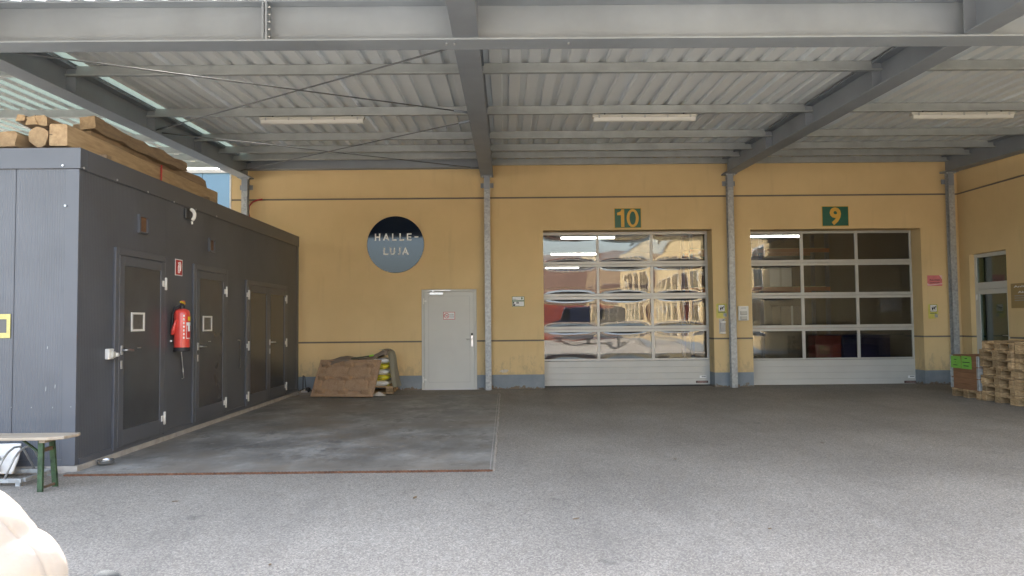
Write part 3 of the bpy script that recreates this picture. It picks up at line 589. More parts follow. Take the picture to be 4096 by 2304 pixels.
for i in range(3):
    y0, y1 = yd[i]; zt, zb = zd[i]; f = .075
    d = B(XC-.006, XC+.004, y0, y1, zb, zt).build('cabin_door', ANTHF, cab, label=dlab[i])
    B(XC+.0041, XC+.028, y0, y0+f, zb, zt).build('frame', ANTHF, d, bevel=.005); B(XC+.0041, XC+.028, y1-f, y1, zb, zt).build('frame', ANTHF, d, bevel=.005); B(XC+.0041, XC+.028, y0+f+.001, y1-f-.001, zt-f, zt).build('frame', ANTHF, d, bevel=.005)
    leaves = [(y0+f+.006, y1-f-.006)] if i < 2 else [(y0+f+.006, (y0+y1)/2-.004), ((y0+y1)/2+.004, y1-f-.006)]
    for (a, b) in leaves:
        s = .105; za, zb_ = zb+.02, zt-f-.006
        lf = MB(); lf.box(XC+.005, XC+.030, a, a+s, za, zb_); lf.box(XC+.005, XC+.030, b-s, b, za, zb_); lf.box(XC+.005, XC+.0295, a+s+.0005, b-s-.0005, zb_-s, zb_); lf.box(XC+.005, XC+.0295, a+s+.0005, b-s-.0005, za, za+s*1.6)
        lf.build('leaf_frame', ANTHF, d, bevel=.004); B(XC+.0045, XC+.019, a+s-.002, b-s+.002, za+s*1.55, zb_-s+.002).build('leaf_panel', ANTHD, d)
    if i < 2:
        zz = [(1134, 1675), (1166, 1612)][i]; xx = [645, 893][i]
        for yy in zz: hinge(y1-f-.002, PX(xx, yy, XC+.03).z, d)
        lever(y0+f+.055, PX([470, 778][i], [1402, 1387][i], XC+.03).z, d)
        q = [(524, 577, 1250, 1325), (811, 847, 1264, 1325)][i]; a, b = PX(q[0], 1290, XC+.02), PX(q[1], 1290, XC+.02); zu, zl = PX((q[0]+q[1])/2, q[2], XC+.02).z, PX((q[0]+q[1])/2, q[3], XC+.02).z
        wf = MB(); k = .022; wf.box(XC+.0192, XC+.028, a.y, b.y, zu-k, zu); wf.box(XC+.0192, XC+.028, a.y, b.y, zl, zl+k); wf.box(XC+.0192, XC+.0278, a.y, a.y+k*1.4, zl+k, zu-k); wf.box(XC+.0192, XC+.0278, b.y-k*1.4, b.y, zl+k, zu-k)
        wf.build('window_frame', WHITE, d); B(XC+.0192, XC+.021, a.y+k*1.4, b.y-k*1.4, zl+k, zu-k).build('window_mesh', M('wired_pane%d' % i, (.10, .095, .085), .3, 0, .35, 22), d)
        p = PX([555, 837][i], [1391, 1366][i], XC+.02); MB().cyl((XC+.019, p.y-.03, p.z), (XC+.019, p.y+.05, p.z), .006, 6).build('bolt', ZINC, d)
    else:
        for yy in (1178, 1384, 1588): hinge(y0+f, PX(984, yy, XC+.03).z, d)
        for yy in (1197, 1371, 1546): hinge(y1-f-.002, PX(1138, yy, XC+.03).z, d)
        lever(leaves[1][0]+.05, PX(1067, 1370, XC+.03).z, d)
# vents, light, socket, pull rod
for (xa, xb, ya_, yb_, nm) in ((549, 588, 862, 935, 0), (833, 856, 955, 1008, 1)):
    a, b = PX(xa, 900, XC), PX(xb, 900, XC); zu, zl = PX((xa+xb)/2, ya_, XC).z, PX((xa+xb)/2, yb_, XC).z
    v = MB(); v.box(XC+.001, XC+.03, a.y, b.y, zu-.02, zu); v.box(XC+.001, XC+.03, a.y, b.y, zl, zl+.02); v.box(XC+.001, XC+.03, a.y, a.y+.03, zl+.02, zu-.02); v.box(XC+.001, XC+.03, b.y-.03, b.y, zl+.02, zu-.02)
    v = v.build('vent', ANTHF, cab); B(XC+.004, XC+.006, a.y+.03, b.y-.03, zl+.02, zu-.02).build('vent_filter', M('brown_filter%d' % nm, (.16, .085, .045), .9, 0, .25, 30), v)
p = PX(762, 866, XC+.06); v = B(XC+.003, XC+.03, p.y-.06, p.y+.06, p.z-.03, p.z+.1).build('wall_light', DARK, cab, bevel=.01, label='small white curved security light under the fascia')
m = MB(); pts = []
for k in range(9):
    a = math.radians(-60+k*18); pts.append((XC+.045+.06*math.cos(a), p.y+.02, p.z+.02+.075*math.sin(a)))
m.tube(pts, .023, 10); m.build('light_head', WHITE, v, True); MB().cyl((XC+.075, p.y+.02, p.z-.10), (XC+.07, p.y+.02, p.z-.06), .014, 8).build('sensor', WHITE, v, True)
p = PX(440, 1416, XC+.03); v = B(XC+.003, XC+.05, p.y-.055, p.y+.045, p.z-.055, p.z+.055).build('socket_box', WHITE, cab, bevel=.008); B(XC+.0505, XC+.075, p.y-.02, p.y+.035, p.z-.04, p.z+.025).build('socket_lid', LAMPH, v, bevel=.006); MB().cyl((XC+.06, p.y+.05, p.z-.01), (XC+.06, p.y+.10, p.z-.012), .022, 10).build('plug', WHITE, v, True)
a, b = PX(962, 1360, XC+.04), PX(960, 1471, XC+.04); v = MB().tube([(XC+.02, a.y-.06, a.z), (XC+.04, a.y-.06, a.z), (XC+.04, a.y, a.z), (XC+.04, b.y, b.z)], .007, 8).build('hook_rod', CHROME, cab, True)
# taped window on the front
a, b = PY(42, 1256, CF-.01), PY(42, 1352, CF-.01); v = MB(); wx = a.x-.62; k = .05
v.box(wx, a.x, CF-.012, CF-.006, a.z-k, a.z); v.box(wx, a.x, CF-.012, CF-.006, b.z, b.z+k); v.box(a.x-.035, a.x, CF-.0118, CF-.006, b.z+k, a.z-k); v.box(wx, wx+.035, CF-.0118, CF-.006, b.z+k, a.z-k)
v = v.build('taped_window', M('masking_tape', (.52, .46, .17), .6, 0, .2, 25), cab); B(wx+.035, a.x-.035, CF-.0098, CF-.006, b.z+k, a.z-k).build('window_pane', M('dark_pane', (.09, .095, .10), .2), v)
for px, py, h in ((190, 1390, .03), (183, 1555, .05), (220, 1545, .04), (210, 1630, .015), (125, 1630, .012), (45, 1629, .012), (285, 1627, .01)):
    p = PY(px, py, CF-.006); MB().prism([(p.x-.004, CF-.0055-.0075*(px > 263), p.z-h/2), (p.x+.001, CF-.0055-.0075*(px > 263), p.z-h*.5), (p.x+.004, CF-.0055-.0075*(px > 263), p.z+h*.1), (p.x+.002, CF-.0055-.0075*(px > 263), p.z+h/2), (p.x-.003, CF-.0055-.0075*(px > 263), p.z+h*.2)], (0, .0006, 0)).build('scuff', PRINTG, cab)

# fire extinguisher
p0, p1 = PX(732, 1235, XC+.14), PX(732, 1406, XC+.14); ex = thing('fire_extinguisher', 'red fire extinguisher with black hose hung on the cabin wall', 'extinguisher', (XC+.12, p0.y, p1.z))
ey, ez = p0.y, p1.z; R_ = .094; H_ = p0.z-p1.z; c = (XC+.13, ey, ez)
MB().lathe([(R_*.95, .0), (R_*1.03, .005), (R_*1.03, .05), (R_*1.0, .052)], c, 28).build('base', BLACK, ex, 40)
MB().lathe([(R_*.5, .0525), (R_, .054), (R_, H_-.07), (R_*.93, H_-.035), (R_*.75, H_-.012), (R_*.45, H_-.002), (R_*.3, H_)], c, 28).build('cylinder', RED, ex, 50)
MB().lathe([(.03, H_), (.03, H_+.035), (.022, H_+.04), (.022, H_+.06)], c, 14).build('valve', BLACK, ex, 40)
MB().hexa([Vector(c)+Vector(q) for q in ((.0, -.075, H_+.075), (.028, -.075, H_+.075), (.028, .03, H_+.055), (0, .03, H_+.055), (.0, -.075, H_+.092), (.028, -.075, H_+.092), (.028, .03, H_+.078), (0, .03, H_+.078))]).build('squeeze_grip', YEL, ex, bevel=.004)
B(c[0]-.02, c[0]+.02, c[1]+.0, c[1]+.045, ez+H_+.045, ez+H_+.10).build('carrying_handle', RED, ex, bevel=.006)
MB().tube([Vector(c)+Vector(q) for q in ((.0, -.03, H_+.03), (-.06, -.06, H_+.02), (-.09, -.06, H_-.06), (-.10, -.055, H_-.25), (-.10, -.055, H_-.42), (-.105, -.055, .16))], .0145, 10).build('hose', BLACK, ex, True)
MB().tube([Vector(c)+Vector(q) for q in ((-.08, -.085, .21), (-.07, -.09, .26), (-.05, -.095, .33), (-.03, -.095, .40))], [.022, .026, .02, .012], 10).build('nozzle', RED, ex, True)
MB().cyl(Vector(c)+Vector((-.105, -.055, .12)), Vector(c)+Vector((-.105, -.055, .145)), .018, 10).build('hose_end', WHITE, ex, True)
def cyl_patch(a0, a1, z0, z1, r, mat, name):
    m = MB(); n = 8
    m.grid(lambda u, v: (c[0]+r*math.cos(a0+(a1-a0)*u), c[1]+r*math.sin(a0+(a1-a0)*u), ez+z0+(z1-z0)*v), n, 1); m.build(name, mat, ex, True)
cyl_patch(-.62, .32, .16, H_-.17, R_+.0012, LWHITE, 'label_border'); cyl_patch(-.57, .3, .17, H_-.21, R_+.002, SIGNRED, 'instruction_label'); cyl_patch(-.4, .05, .25, .36, R_+.0028, LWHITE, 'pictogram'); cyl_patch(-.4, .3, H_-.15, H_-.10, R_+.002, YEL, 'inspection_tag')
for k in range(7): cyl_patch(-1.02, -.86, .16+k*.045, .185+k*.045, R_+.0018, LWHITE, 'print')
MB().box(XC+.004, XC+.045, ey-.03, ey+.03, ez+H_*.55, ez+H_*.75).build('wall_bracket', DARK, ex)
a, b = PX(726, 1408, XC+.05), PX(735, 1512, XC+.03); hr = MB().tube([(XC+.03, a.y, a.z+.1), (XC+.05, a.y, a.z), (XC+.04, (a.y+b.y)/2, (a.z+b.z)/2), (XC+.03, b.y, b.z), (XC+.03, b.y-.05, b.z-.004)], .0065, 8).build('hanging_rod', CHROME, None, True); tag(hr, 'thin bent metal rod hanging below the fire extinguisher', 'rod')
# sign above it
a, b = PX(702, 1070, XC+.01), PX(731, 1070, XC+.01); zu, zl = PX(716, 1037, XC+.01).z, PX(716, 1103, XC+.01).z
fs = thing('extinguisher_sign', 'square red sign with white fire extinguisher symbol on the cabin', 'sign', (XC+.006, (a.y+b.y)/2, zl))
B(XC+.004, XC+.007, a.y, b.y, zl, zu).build('border', LWHITE, fs); B(XC+.0072, XC+.009, a.y+.015, b.y-.015, zl+.012, zu-.012).build('plate', SIGNRED, fs)
cy, cz, s_ = (a.y+b.y)/2, (zu+zl)/2, (zu-zl)
def outline(pts, r, par): MB().tube([(XC+.0105, cy+u*s_, cz+v*s_) for u, v in pts], r, 6).build('symbol', LWHITE, par, True)
outline([(-.13, -.32), (-.13, .05), (-.08, .12), (.02, .12), (.07, .05), (.07, -.32), (-.13, -.32)], .006, fs); outline([(-.03, .12), (-.03, .28), (.1, .33), (.2, .22), (.22, .02), (.17, -.2)], .006, fs); outline([(-.13, .28), (.02, .2)], .006, fs)

# ================================================================== signs on the yellow wall
dc = PY(1582, 978, -.03); dr = .598
ds = thing('round_sign', 'round glossy dark sign lettered HALLE-LUJA on the yellow wall', 'sign', (dc.x, -.02, dc.z))
MB().lathe([(dr, -.012), (dr, -.024), (dr-.003, -.0265)], (dc.x, 0, dc.z), 96, 'Y').build('disc', GLOSSB, ds, 30)
MB().lathe([(.03, -.011), (.03, -.0)], (dc.x, 0, dc.z), 12, 'Y').build('spacer', DARK, ds)
k = PY(1499, 948, -.03), PY(1674, 948, -.03); k2 = PY(1534, 1005, -.03), PY(1634, 1005, -.03)
GLY = {'H': [((0, 0), (0, 1)), ((.7, 0), (.7, 1)), ((0, .5), (.7, .5))], 'A': [((0, 0), (.4, 1)), ((.8, 0), (.4, 1)), ((.16, .32), (.64, .32))], 'L': [((0, 0), (0, 1)), ((0, 0), (.55, 0))],
       'E': [((0, 0), (0, 1)), ((0, 0), (.58, 0)), ((0, .5), (.52, .5)), ((0, 1), (.58, 1))], '-': [((0, .48), (.45, .48))], 'U': [((0, .3), (0, 1)), ((.66, .3), (.66, 1))], 'J': [((.42, .3), (.42, 1))]}
def signword(word, x0, x1, zc, h):
    wid = {'H': .7, 'A': .8, 'L': .55, 'E': .58, '-': .45, 'U': .66, 'J': .42}; gap = ((x1-x0-.03)/(h*.82)-sum(wid[c] for c in word))/(len(word)-1); u = 0
    for c in word:
        m = MB(); P = lambda p: Vector((x0+.015+(u+p[0])*h*.82, -.0285, zc+(p[1]-.5)*h*.82))
        for k, (a, b) in enumerate(GLY[c]):
            a, b = P(a), P(b); d = (b-a).normalized()*.0135; m.beam(a-d+Vector((0, -.0003*k, 0)), b+d+Vector((0, -.0003*k, 0)), .027, .002, (0, 1, 0))
        if c in 'UJ':
            w0 = wid[c]; arc = [(w0/2+w0/2*math.cos(t_), .3+(.3)*math.sin(t_)) for t_ in [math.pi*(1+i_/10) for i_ in range(11)]]
            if c == 'J': arc = arc[3:]
            for k in range(len(arc)-1): m.beam(P(arc[k])-Vector((0, .0002*k, 0)), P(arc[k+1])-Vector((0, .0002*k, 0)), .027, .002, (0, 1, 0))
        m.build('letter', LWHITE, ds); u += wid[c]+gap
signword('HALLE-', k[0].x, k[1].x, PY(1586, 948, -.03).z, .152); signword('LUJA', k2[0].x, k2[1].x, PY(1584, 1005, -.03).z, .152)
for (x0, x1, y0, y1, s_, wd) in ((2456, 2566, 833, 912.7, '10', .70), (3285.5, 3395.7, 825, 905, '9', .46)):
    a, b = PY(x0, y0), PY(x1, y1); cx_, cz_ = (a.x+b.x)/2, (a.z+b.z)/2; W_, H2 = b.x-a.x, a.z-b.z
    ns = thing('gate_number_sign', 'green sign with ochre number %s above the %s gate' % (s_, 'left' if s_ == '10' else 'right'), 'sign', (cx_, -.01, cz_), group='gate number signs')
    B(a.x, b.x, -.006, -.001, b.z, a.z).build('border', OCHRE, ns); B(a.x+.012, b.x-.012, -.010, -.0065, b.z+.012, a.z-.012).build('plate', GREEN, ns)
    if s_ == '9': text('9', (cx_, -.0105, cz_), X3, Z3, W_*.42, H2*.88, OCHRE, ns, 'digit', .001, bold=.035)
    else:
        q = lambda u, v: (cx_+u*W_, -.0105, cz_+v*H2)
        MB().prism([q(*p_) for p_ in ((-.13, -.44), (-.13, .44), (-.23, .44), (-.27, .33), (-.39, .27), (-.39, .15), (-.25, .15), (-.25, -.44))], (0, -.001, 0)).build('digit', OCHRE, ns)
        MB().grid(lambda u, v: q(.18+(.115+.105*v)*math.sin(2*math.pi*u)*(1-.0*v), (.33+.12*v)*math.cos(2*math.pi*u)), 36, 1).build('digit', OCHRE, ns)
# info sign
a, b = PY(2048, 1186), PY(2097.6, 1226); W_, H2 = b.x-a.x, a.z-b.z
iS = thing('info_sign', 'small white and green information sign left of gate 10', 'sign', (a.x+W_/2, -.01, b.z))
B(a.x, b.x, -.008, -.001, b.z, a.z).build('frame', GSTRIPE, iS); B(a.x+.01, b.x-.01, -.0095, -.0082, b.z+.008, a.z-.008).build('plate', LWHITE, iS)
def patch(par, u0, u1, v0, v1, mat, y=-.0105, nm='print'): B(a.x+W_*u0, a.x+W_*u1, y, y+.0008, b.z+H2*v0, b.z+H2*v1).build(nm, mat, par)
patch(iS, .03, .97, .50, .61, GSTRIPE); patch(iS, .06, .3, .72, .76, PRINTG); patch(iS, .06, .45, .68, .71, PRINTG); patch(iS, .74, .86, .70, .91, GSTRIPE); patch(iS, .06, .17, .29, .46, PRINTK); patch(iS, .35, .55, .29, .46, PRINTK); patch(iS, .38, .52, .345, .385, LWHITE, -.0115); patch(iS, .07, .26, .07, .23, PRINTK); patch(iS, .3, .6, .08, .11, PRINTG)
def dogsign(x0, x1, y0, y1, q, lab, tatty):
    a, b = PY(x0, y0), PY(x1, y1); t = thing('no_dogs_sign', lab, 'sign', ((a.x+b.x)/2, -.01, b.z), group='no-dogs signs')
    m = MB(); c_ = .02; m.prism([(a.x, -.002, b.z+.02), (a.x+.015, -.002, b.z), (b.x-.06, -.002, b.z+.005), (b.x, -.002, b.z+.06), (b.x, -.002, a.z-c_), (b.x-c_, -.002, a.z), (a.x+c_, -.002, a.z), (a.x, -.002, a.z-c_)], (0, -.004, 0)); m.build('yellow_card', YCARD, t)
    c0, c1 = PY(q[0], q[2]), PY(q[1], q[3]); cx_, cz_, s = (c0.x+c1.x)/2, (c0.z+c1.z)/2, (c1.x-c0.x)
    B(c0.x, c1.x, -.0085, -.0062, c1.z, c0.z).build('sign_border', PRINTK, t); B(c0.x+.006, c1.x-.006, -.0095, -.0086, c1.z+.006, c0.z-.006).build('sign_face', LWHITE, t)
    P = lambda pts: [(cx_+u*s, -.0098, cz_+v*s) for u, v in pts]
    m = MB(); m.prism(P([(-.28, .12), (.16, .12), (.22, .2), (.3, .3), (.42, .24), (.42, .14), (.3, .12), (.26, 0), (.26, -.36), (.16, -.36), (.14, -.08), (-.08, -.06), (.02, -.34), (-.08, -.36), (-.16, -.12), (-.16, -.36), (-.26, -.36), (-.26, .04), (-.36, .14)]), (0, -.001, 0)); m.build('dog', PRINTK, t)
    MB().beam(P([(-.42, -.42)])[0], P([(.42, .42)])[0], .006, .001, (0, 1, 0)).build('bar', PRINTG, t); MB().beam(P([(-.3, .34)])[0], P([(.2, .18)])[0], .007, .001, (0, 1, 0)).build('leash', PRINTK, t)
    if tatty: B(b.x-.075, b.x-.01, -.0075, -.0062, b.z+.03, b.z+.10).build('torn_corner', GALV, t)
    B(a.x+.04, b.x-.03, -.0066, -.0062, b.z+.11, b.z+.125).build('print', GSTRIPE, t)
dogsign(2864, 2908, 1214.5, 1272, (2872.6, 2899, 1219.7, 1246), 'torn yellow no-dogs card between gate 10 and its column', True)
dogsign(3711, 3752.5, 1217, 1275, (3719, 3747, 1219, 1246.7), 'yellow no-dogs card right of gate 9 below pink paper', True)
a, b = PY(2876, 1275.6), PY(2898.7, 1334.6)
t = thing('soap_dispenser', 'grey metal dispenser hanging under the torn no-dogs card', 'dispenser', ((a.x+b.x)/2, -.03, b.z)); B(a.x, b.x, -.01, -.001, b.z, a.z).build('back_plate', ZGREY, t); B(a.x+.02, b.x, -.08, -.0105, b.z+.05, a.z-.085).build('body', M('dispenser_grey', (.40, .39, .38), .4), t, bevel=.006); B(a.x+.02, b.x+.005, -.09, -.0105, a.z-.084, a.z-.045).build('collar', WHITE, t, bevel=.004); B(a.x+.01, b.x, -.085, -.0105, b.z, b.z+.035).build('foot', WHITE, t, bevel=.004); MB().tube([(b.x-.03, -.04, a.z-.05), (b.x-.03, -.05, a.z-.01), (b.x-.02, -.10, a.z-.012)], .013, 8).build('lever', ZINC, t, True)
a, b = PY(2950, 1225), PY(2993, 1282)
t = thing('control_box', 'white push button box right of the column beside gate 9', 'switch', ((a.x+b.x)/2, -.03, b.z)); B(a.x, b.x, -.05, -.001, b.z, a.z).build('housing', WHITE, t, bevel=.012)
H2 = a.z-b.z
for k, (v0, v1) in enumerate(((.42, .66), (.08, .30))): B(a.x+.04, b.x-.04, -.056, -.0502, b.z+H2*v0-.012, b.z+H2*v1+.0).build('recess', PRINTG, t, bevel=.004); B(a.x+.05, b.x-.05, -.068, -.0562, b.z+H2*v0, b.z+H2*v1-.005).build('button', LAMPH, t, bevel=.008)
B(a.x+.06, b.x-.06, -.0512, -.0503, a.z-.045, a.z-.035).build('print', PRINTG, t)
a, b = PY(3708, 1101.7), PY(3769, 1143.8); t = thing('pink_notice', 'faded pink no-smoking paper taped right of gate 9', 'sign', ((a.x+b.x)/2, -.005, b.z))
cx_ = (a.x+b.x)/2; H2 = a.z-b.z; B(a.x, b.x, -.003, -.001, b.z, a.z).build('paper', PINK, t); text('Rauchen', (cx_, -.0035, b.z+H2*.58), X3, Z3, .21, H2*.15, PRINTK, t); text('verboten', (cx_, -.0035, b.z+H2*.32), X3, Z3, .21, H2*.13, PRINTK, t)
MB().prism([(a.x, -.0032, b.z+H2*.28), (a.x+.05, -.0032, b.z+H2*.14), (b.x, -.0032, b.z+H2*.25), (b.x, -.0032, b.z+H2*.18), (a.x+.06, -.0032, b.z+.01), (a.x, -.0032, b.z+.01)], (0, -.0008, 0)).build('tape', PALEPINK, t); MB().prism([(b.x-.06, -.0032, a.z), (b.x, -.0032, a.z), (b.x, -.0032, a.z-.09)], (0, -.0008, 0)).build('tape', PALEPINK, t)
# no-smoking sign on the steel door
a, b = PY(1773.5, 1248, .02), PY(1820, 1278, .02); t = thing('no_smoking_sign', 'small red framed no-smoking sign on the grey steel door', 'sign', ((a.x+b.x)/2, .02, b.z)); W_, H2 = b.x-a.x, a.z-b.z
B(a.x, b.x, .0195, .0222, b.z, a.z).build('border', SIGNRED, t); B(a.x+.01, b.x-.01, .0185, .0194, b.z+.01, a.z-.01).build('plate', LWHITE, t); cx_, cz_, rr_ = a.x+W_*.27, (a.z+b.z)/2, H2*.3
MB().tube([(cx_+rr_*math.cos(q), .018, cz_+rr_*math.sin(q)) for q in [i*math.pi/12 for i in range(25)]], .006, 6).build('ring', SIGNRED, t, True); MB().beam((cx_-rr_*.7, .0178, cz_+rr_*.7), (cx_+rr_*.7, .0178, cz_-rr_*.7), .009, .002, (0, 1, 0)).build('bar', SIGNRED, t); MB().beam((cx_-rr_*.5, .0182, cz_-rr_*.2), (cx_+rr_*.5, .0182, cz_+rr_*.1), .012, .0005, (0, 1, 0)).build('cigarette', PRINTK, t)
text('Rauchen', (a.x+W_*.72, .0183, cz_+H2*.13), X3, Z3, W_*.38, H2*.17, PRINTK, t, depth=.0004); text('verboten!', (a.x+W_*.72, .0183, cz_-H2*.14), X3, Z3, W_*.42, H2*.17, PRINTK, t, depth=.0004)
# red hose by the left column
p = [PY(*q, -.06) for q in ((1050, 797), (1030, 800), (1010, 808), (997, 825), (994, 850), (1000, 880))]; tag(MB().tube(p, .017, 8).build('red_hose', M('red_hose', (.4, .04, .04), .5), None, True), 'short red hose curling down beside the left column', 'hose')

# ================================================================== pallets at the right
def make_pallet(name, label, group):
    t = thing(name, label, 'pallet', group=group)           # local: x 1.2 long, y 0.8 wide
    for k, y in enumerate((0, .1625, .3275, .4925, .655)):
        wd = (.145, .1, .145, .1, .145)[k]; y0 = (.0, .1875, .3275, .5125, .655)[k]
        B(0, 1.2, y0, y0+wd, .122, .144).build('top_board', WOODP, t, local=True, bevel=.003)
    for x in (0, .5275, 1.055): B(x, x+.145, .002, .798, .1, .1215).build('cross_board', WOODP, t, local=True, bevel=.003)
    for y, wd in ((0, .1), (.3275, .145), (.7, .1)): B(0, 1.2, y, y+wd, 0, .0215).build('bottom_board', WOODP, t, local=True, bevel=.003)
    for x in (0, .5275, 1.055):
        for y, wd in ((.001, .099), (.328, .144), (.7005, .099)): B(x+.001, x+.144, y, y+wd, .022, .0995).build('block', WOODP, t, local=True, bevel=.004)
    return t
pX = 8.08; random.seed(11)
base = make_pallet('euro_pallet', '', 'wooden pallets stacked along the wing wall')
LV = ['lowest', 'second from the bottom', 'third from the bottom', 'middle', 'third from the top', 'second from the top', 'topmost']
ypl = PX(4055, 1500, pX).y
k = 0
for st, (yy, nm) in enumerate(((ypl+.008, 'in the stack touching the wooden box'), (ypl-.815, 'in the stack at the right picture edge'))):
    for i in range(7):
        o = base if k == 0 else copy_tree(base)
        o.location = (pX+random.uniform(-.025, .03), yy+random.uniform(-.006, .006), i*.1445); o.rotation_euler = (0, 0, random.uniform(-.012, .012)); o['label'] = '%s wooden pallet %s' % (LV[i], nm); k += 1
# wooden collar box on its own pallet
ybx = ypl+.845
bp = copy_tree(base, None, (8.06, ybx, 0), (0, 0, 0)); bp['label'] = 'single wooden pallet under the brown collar box'
bp['group'] = 'wooden pallets stacked along the wing wall'
cb = thing('collar_box', 'brown wooden box of three stacked collars with green papers', 'box', (8.06, ybx, .146))
for i in range(3):
    z0 = .1462+i*.2
    for s in (0, 1):
        for h in (0, 1): B(8.06, 9.26, ybx+s*.778, ybx+s*.778+.02, z0+h*.1, z0+h*.1+.0985).build('long_board', WOODC, cb, bevel=.002); B(8.06+s*1.18, 8.08+s*1.18, ybx+.021, ybx+.777, z0+h*.1, z0+h*.1+.0985).build('short_board', WOODC, cb, bevel=.002)
    for s in (0, 1):
        y = ybx+.798*s
        hm = MB(); hm.box(8.052, 8.0595, y-.004 if s == 0 else y-.06, y+.06 if s == 0 else y+.004, z0+.008, z0+.19); hm.box(8.052, 8.12, y-.008 if s == 0 else y, y-.001 if s == 0 else y+.008, z0+.008, z0+.19); hm.cyl((8.05, y, z0+.004), (8.05, y, z0+.194), .008, 8); hm.build('corner_hinge', GALV, cb, bevel=.001)
for s, (x0, x1, y0, y1) in enumerate(((3805, 3845, 1424, 1471), (3848, 3888, 1425, 1476))):
    a, b = PX(x0, 1448, 8.055), PX(x1, 1448, 8.055); zu, zl = PX((x0+x1)/2, y0, 8.055).z, PX((x0+x1)/2, y1, 8.055).z
    t = thing('green_paper', ['left of two', 'right of two'][s]+' lime green paper sheets on the wooden box', 'paper', (8.05, (a.y+b.y)/2, zl), group='green papers on the box')
    MB().grid(lambda u, v: (8.046-.006*math.sin(u*5+s)*(1-v)-.004*(u > .9)*(v > .8), a.y+(b.y-a.y)*u, zl+(zu-zl)*v), 6, 6).build('sheet', LIME, t, True)
    for kk, (wd, v) in enumerate((((.25, .72), (.08, .5), (.4, .25)), ((.25, .82), (.72, .52), (.5, .24)))[s]): B(8.037, 8.0375, (a.y+b.y)/2-abs(b.y-a.y)*wd/2, (a.y+b.y)/2+abs(b.y-a.y)*wd/2, zl+(zu-zl)*(v-.03), zl+(zu-zl)*(v+.03)).build('print', PRINTK, t)

# ================================================================== pressed pallet, sacks and cover by the wall
pb0, pb1 = PZ(1243, 1587.5, .03), PZ(1493, 1590, .03); dirx = (pb1-pb0).normalized(); tilt = math.radians(56)
wdt_ = (pb1-pb0).length; hgt_ = .80
ang = math.atan2(dirx.y, dirx.x)
pp = thing('pressed_pallet', 'brown pressed wood chip pallet leaning upright against the covered sacks', 'pallet', pb0, rot=(tilt, 0, ang))
feet = [(x, y) for x in (.13, .50, .87) for y in (.14, .5, .86)]
def ph(u, v):
    X, Y = u*wdt_, v*hgt_; z = 0
    for a, b in ((.13, .5), (.5, .87)):                      # channels between the feet
        for fy in (.14, .5, .86):
            if a*wdt_ < X < b*wdt_: z = min(z, -.03*max(0, min(1, (.035-abs(Y-fy*hgt_))/.012)))
    for a, b in ((.14, .5), (.5, .86)):
        for fx in (.13, .5, .87):
            if a*hgt_ < Y < b*hgt_: z = min(z, -.035*max(0, min(1, (.02-abs(X-fx*wdt_))/.01)))
    for fx, fy in feet:
        q = max((abs(X-fx*wdt_)-.055)/.03, (abs(Y-fy*hgt_)-.02)/.03); z = max(z, .10*max(0, min(1, 1-q))) if q < 1 else z
    z += .014*max(0, 1-min(X, wdt_-X, Y, hgt_-Y)/.02)
    return z+.0025*noise.noise((X*30, Y*30, 1))
m = MB(); nu, nv = 120, 80; m.grid(lambda u, v: (u*wdt_, v*hgt_, ph(u, v)+.01), nu, nv)
m.build('moulded_deck', PRESS, pp, True, local=True, solid=.016, recalc=False)
# pallet under the sacks
sp = copy_tree(base, None, (-3.45, -1.05, .03), (0, 0, .02)); sp['label'] = 'wooden pallet under the yellow and white sacks'; sp.location.x = PY(1572, 1560, -1.05).x-1.2
sx1 = PY(1556, 1500, -1.1).x
def sack(x0, x1, y0, y1, z0, h, mat):
    def fn(u, v):
        U, V = 2*math.pi*u, math.pi*(v-.5)
        c_ = lambda q, e: math.copysign(abs(q)**e, q)
        x = c_(math.cos(V), .35)*c_(math.cos(U), .35); y = c_(math.cos(V), .35)*c_(math.sin(U), .4); z = c_(math.sin(V), .75)
        w_ = .012*noise.noise((x*3+z0*9, y*4, z*3+x0))
        return ((x0+x1)/2+x*((x1-x0)/2+w_), (y0+y1)/2+y*((y1-y0)/2+w_), z0+h/2+z*(h/2+w_*.5)*(1-.25*abs(x)**6))
    return MB().grid(fn, 36, 14)
zs = .03+.146; names = ['lowest', 'second', 'middle', 'fourth', 'top']
for i in range(5):
    mat = SACKW if i % 2 == 0 else SACKY; h = .116; z0 = zs+i*.108
    x1 = sx1+random.uniform(-.01, .01)
    t = thing('feed_sack', '%s %s sack of the stack behind the pressed pallet' % (names[i], 'white' if i % 2 == 0 else 'yellow printed'), 'sack', (x1-.35, -.9, z0), group='sacks stacked by the wall')
    sack(x1-.72, x1, -1.10, -.62, z0, h, mat).build('bag', mat, t, True)
    if i % 2:
        yy = -1.112
        text('aktivtau', (x1-.22, yy-.004, z0+h*.66), X3, Z3, .2, .026, PRINTK, t, depth=.001); text('Futtermais', (x1-.24, yy-.006, z0+h*.36), X3, Z3, .24, .028, PRINTK, t, depth=.001)
    else: MB().box(x1-.035, x1-.005, -1.06, -.98, z0+.012, z0+.03).build('yellow_fold', SACKY, t, bevel=.004)
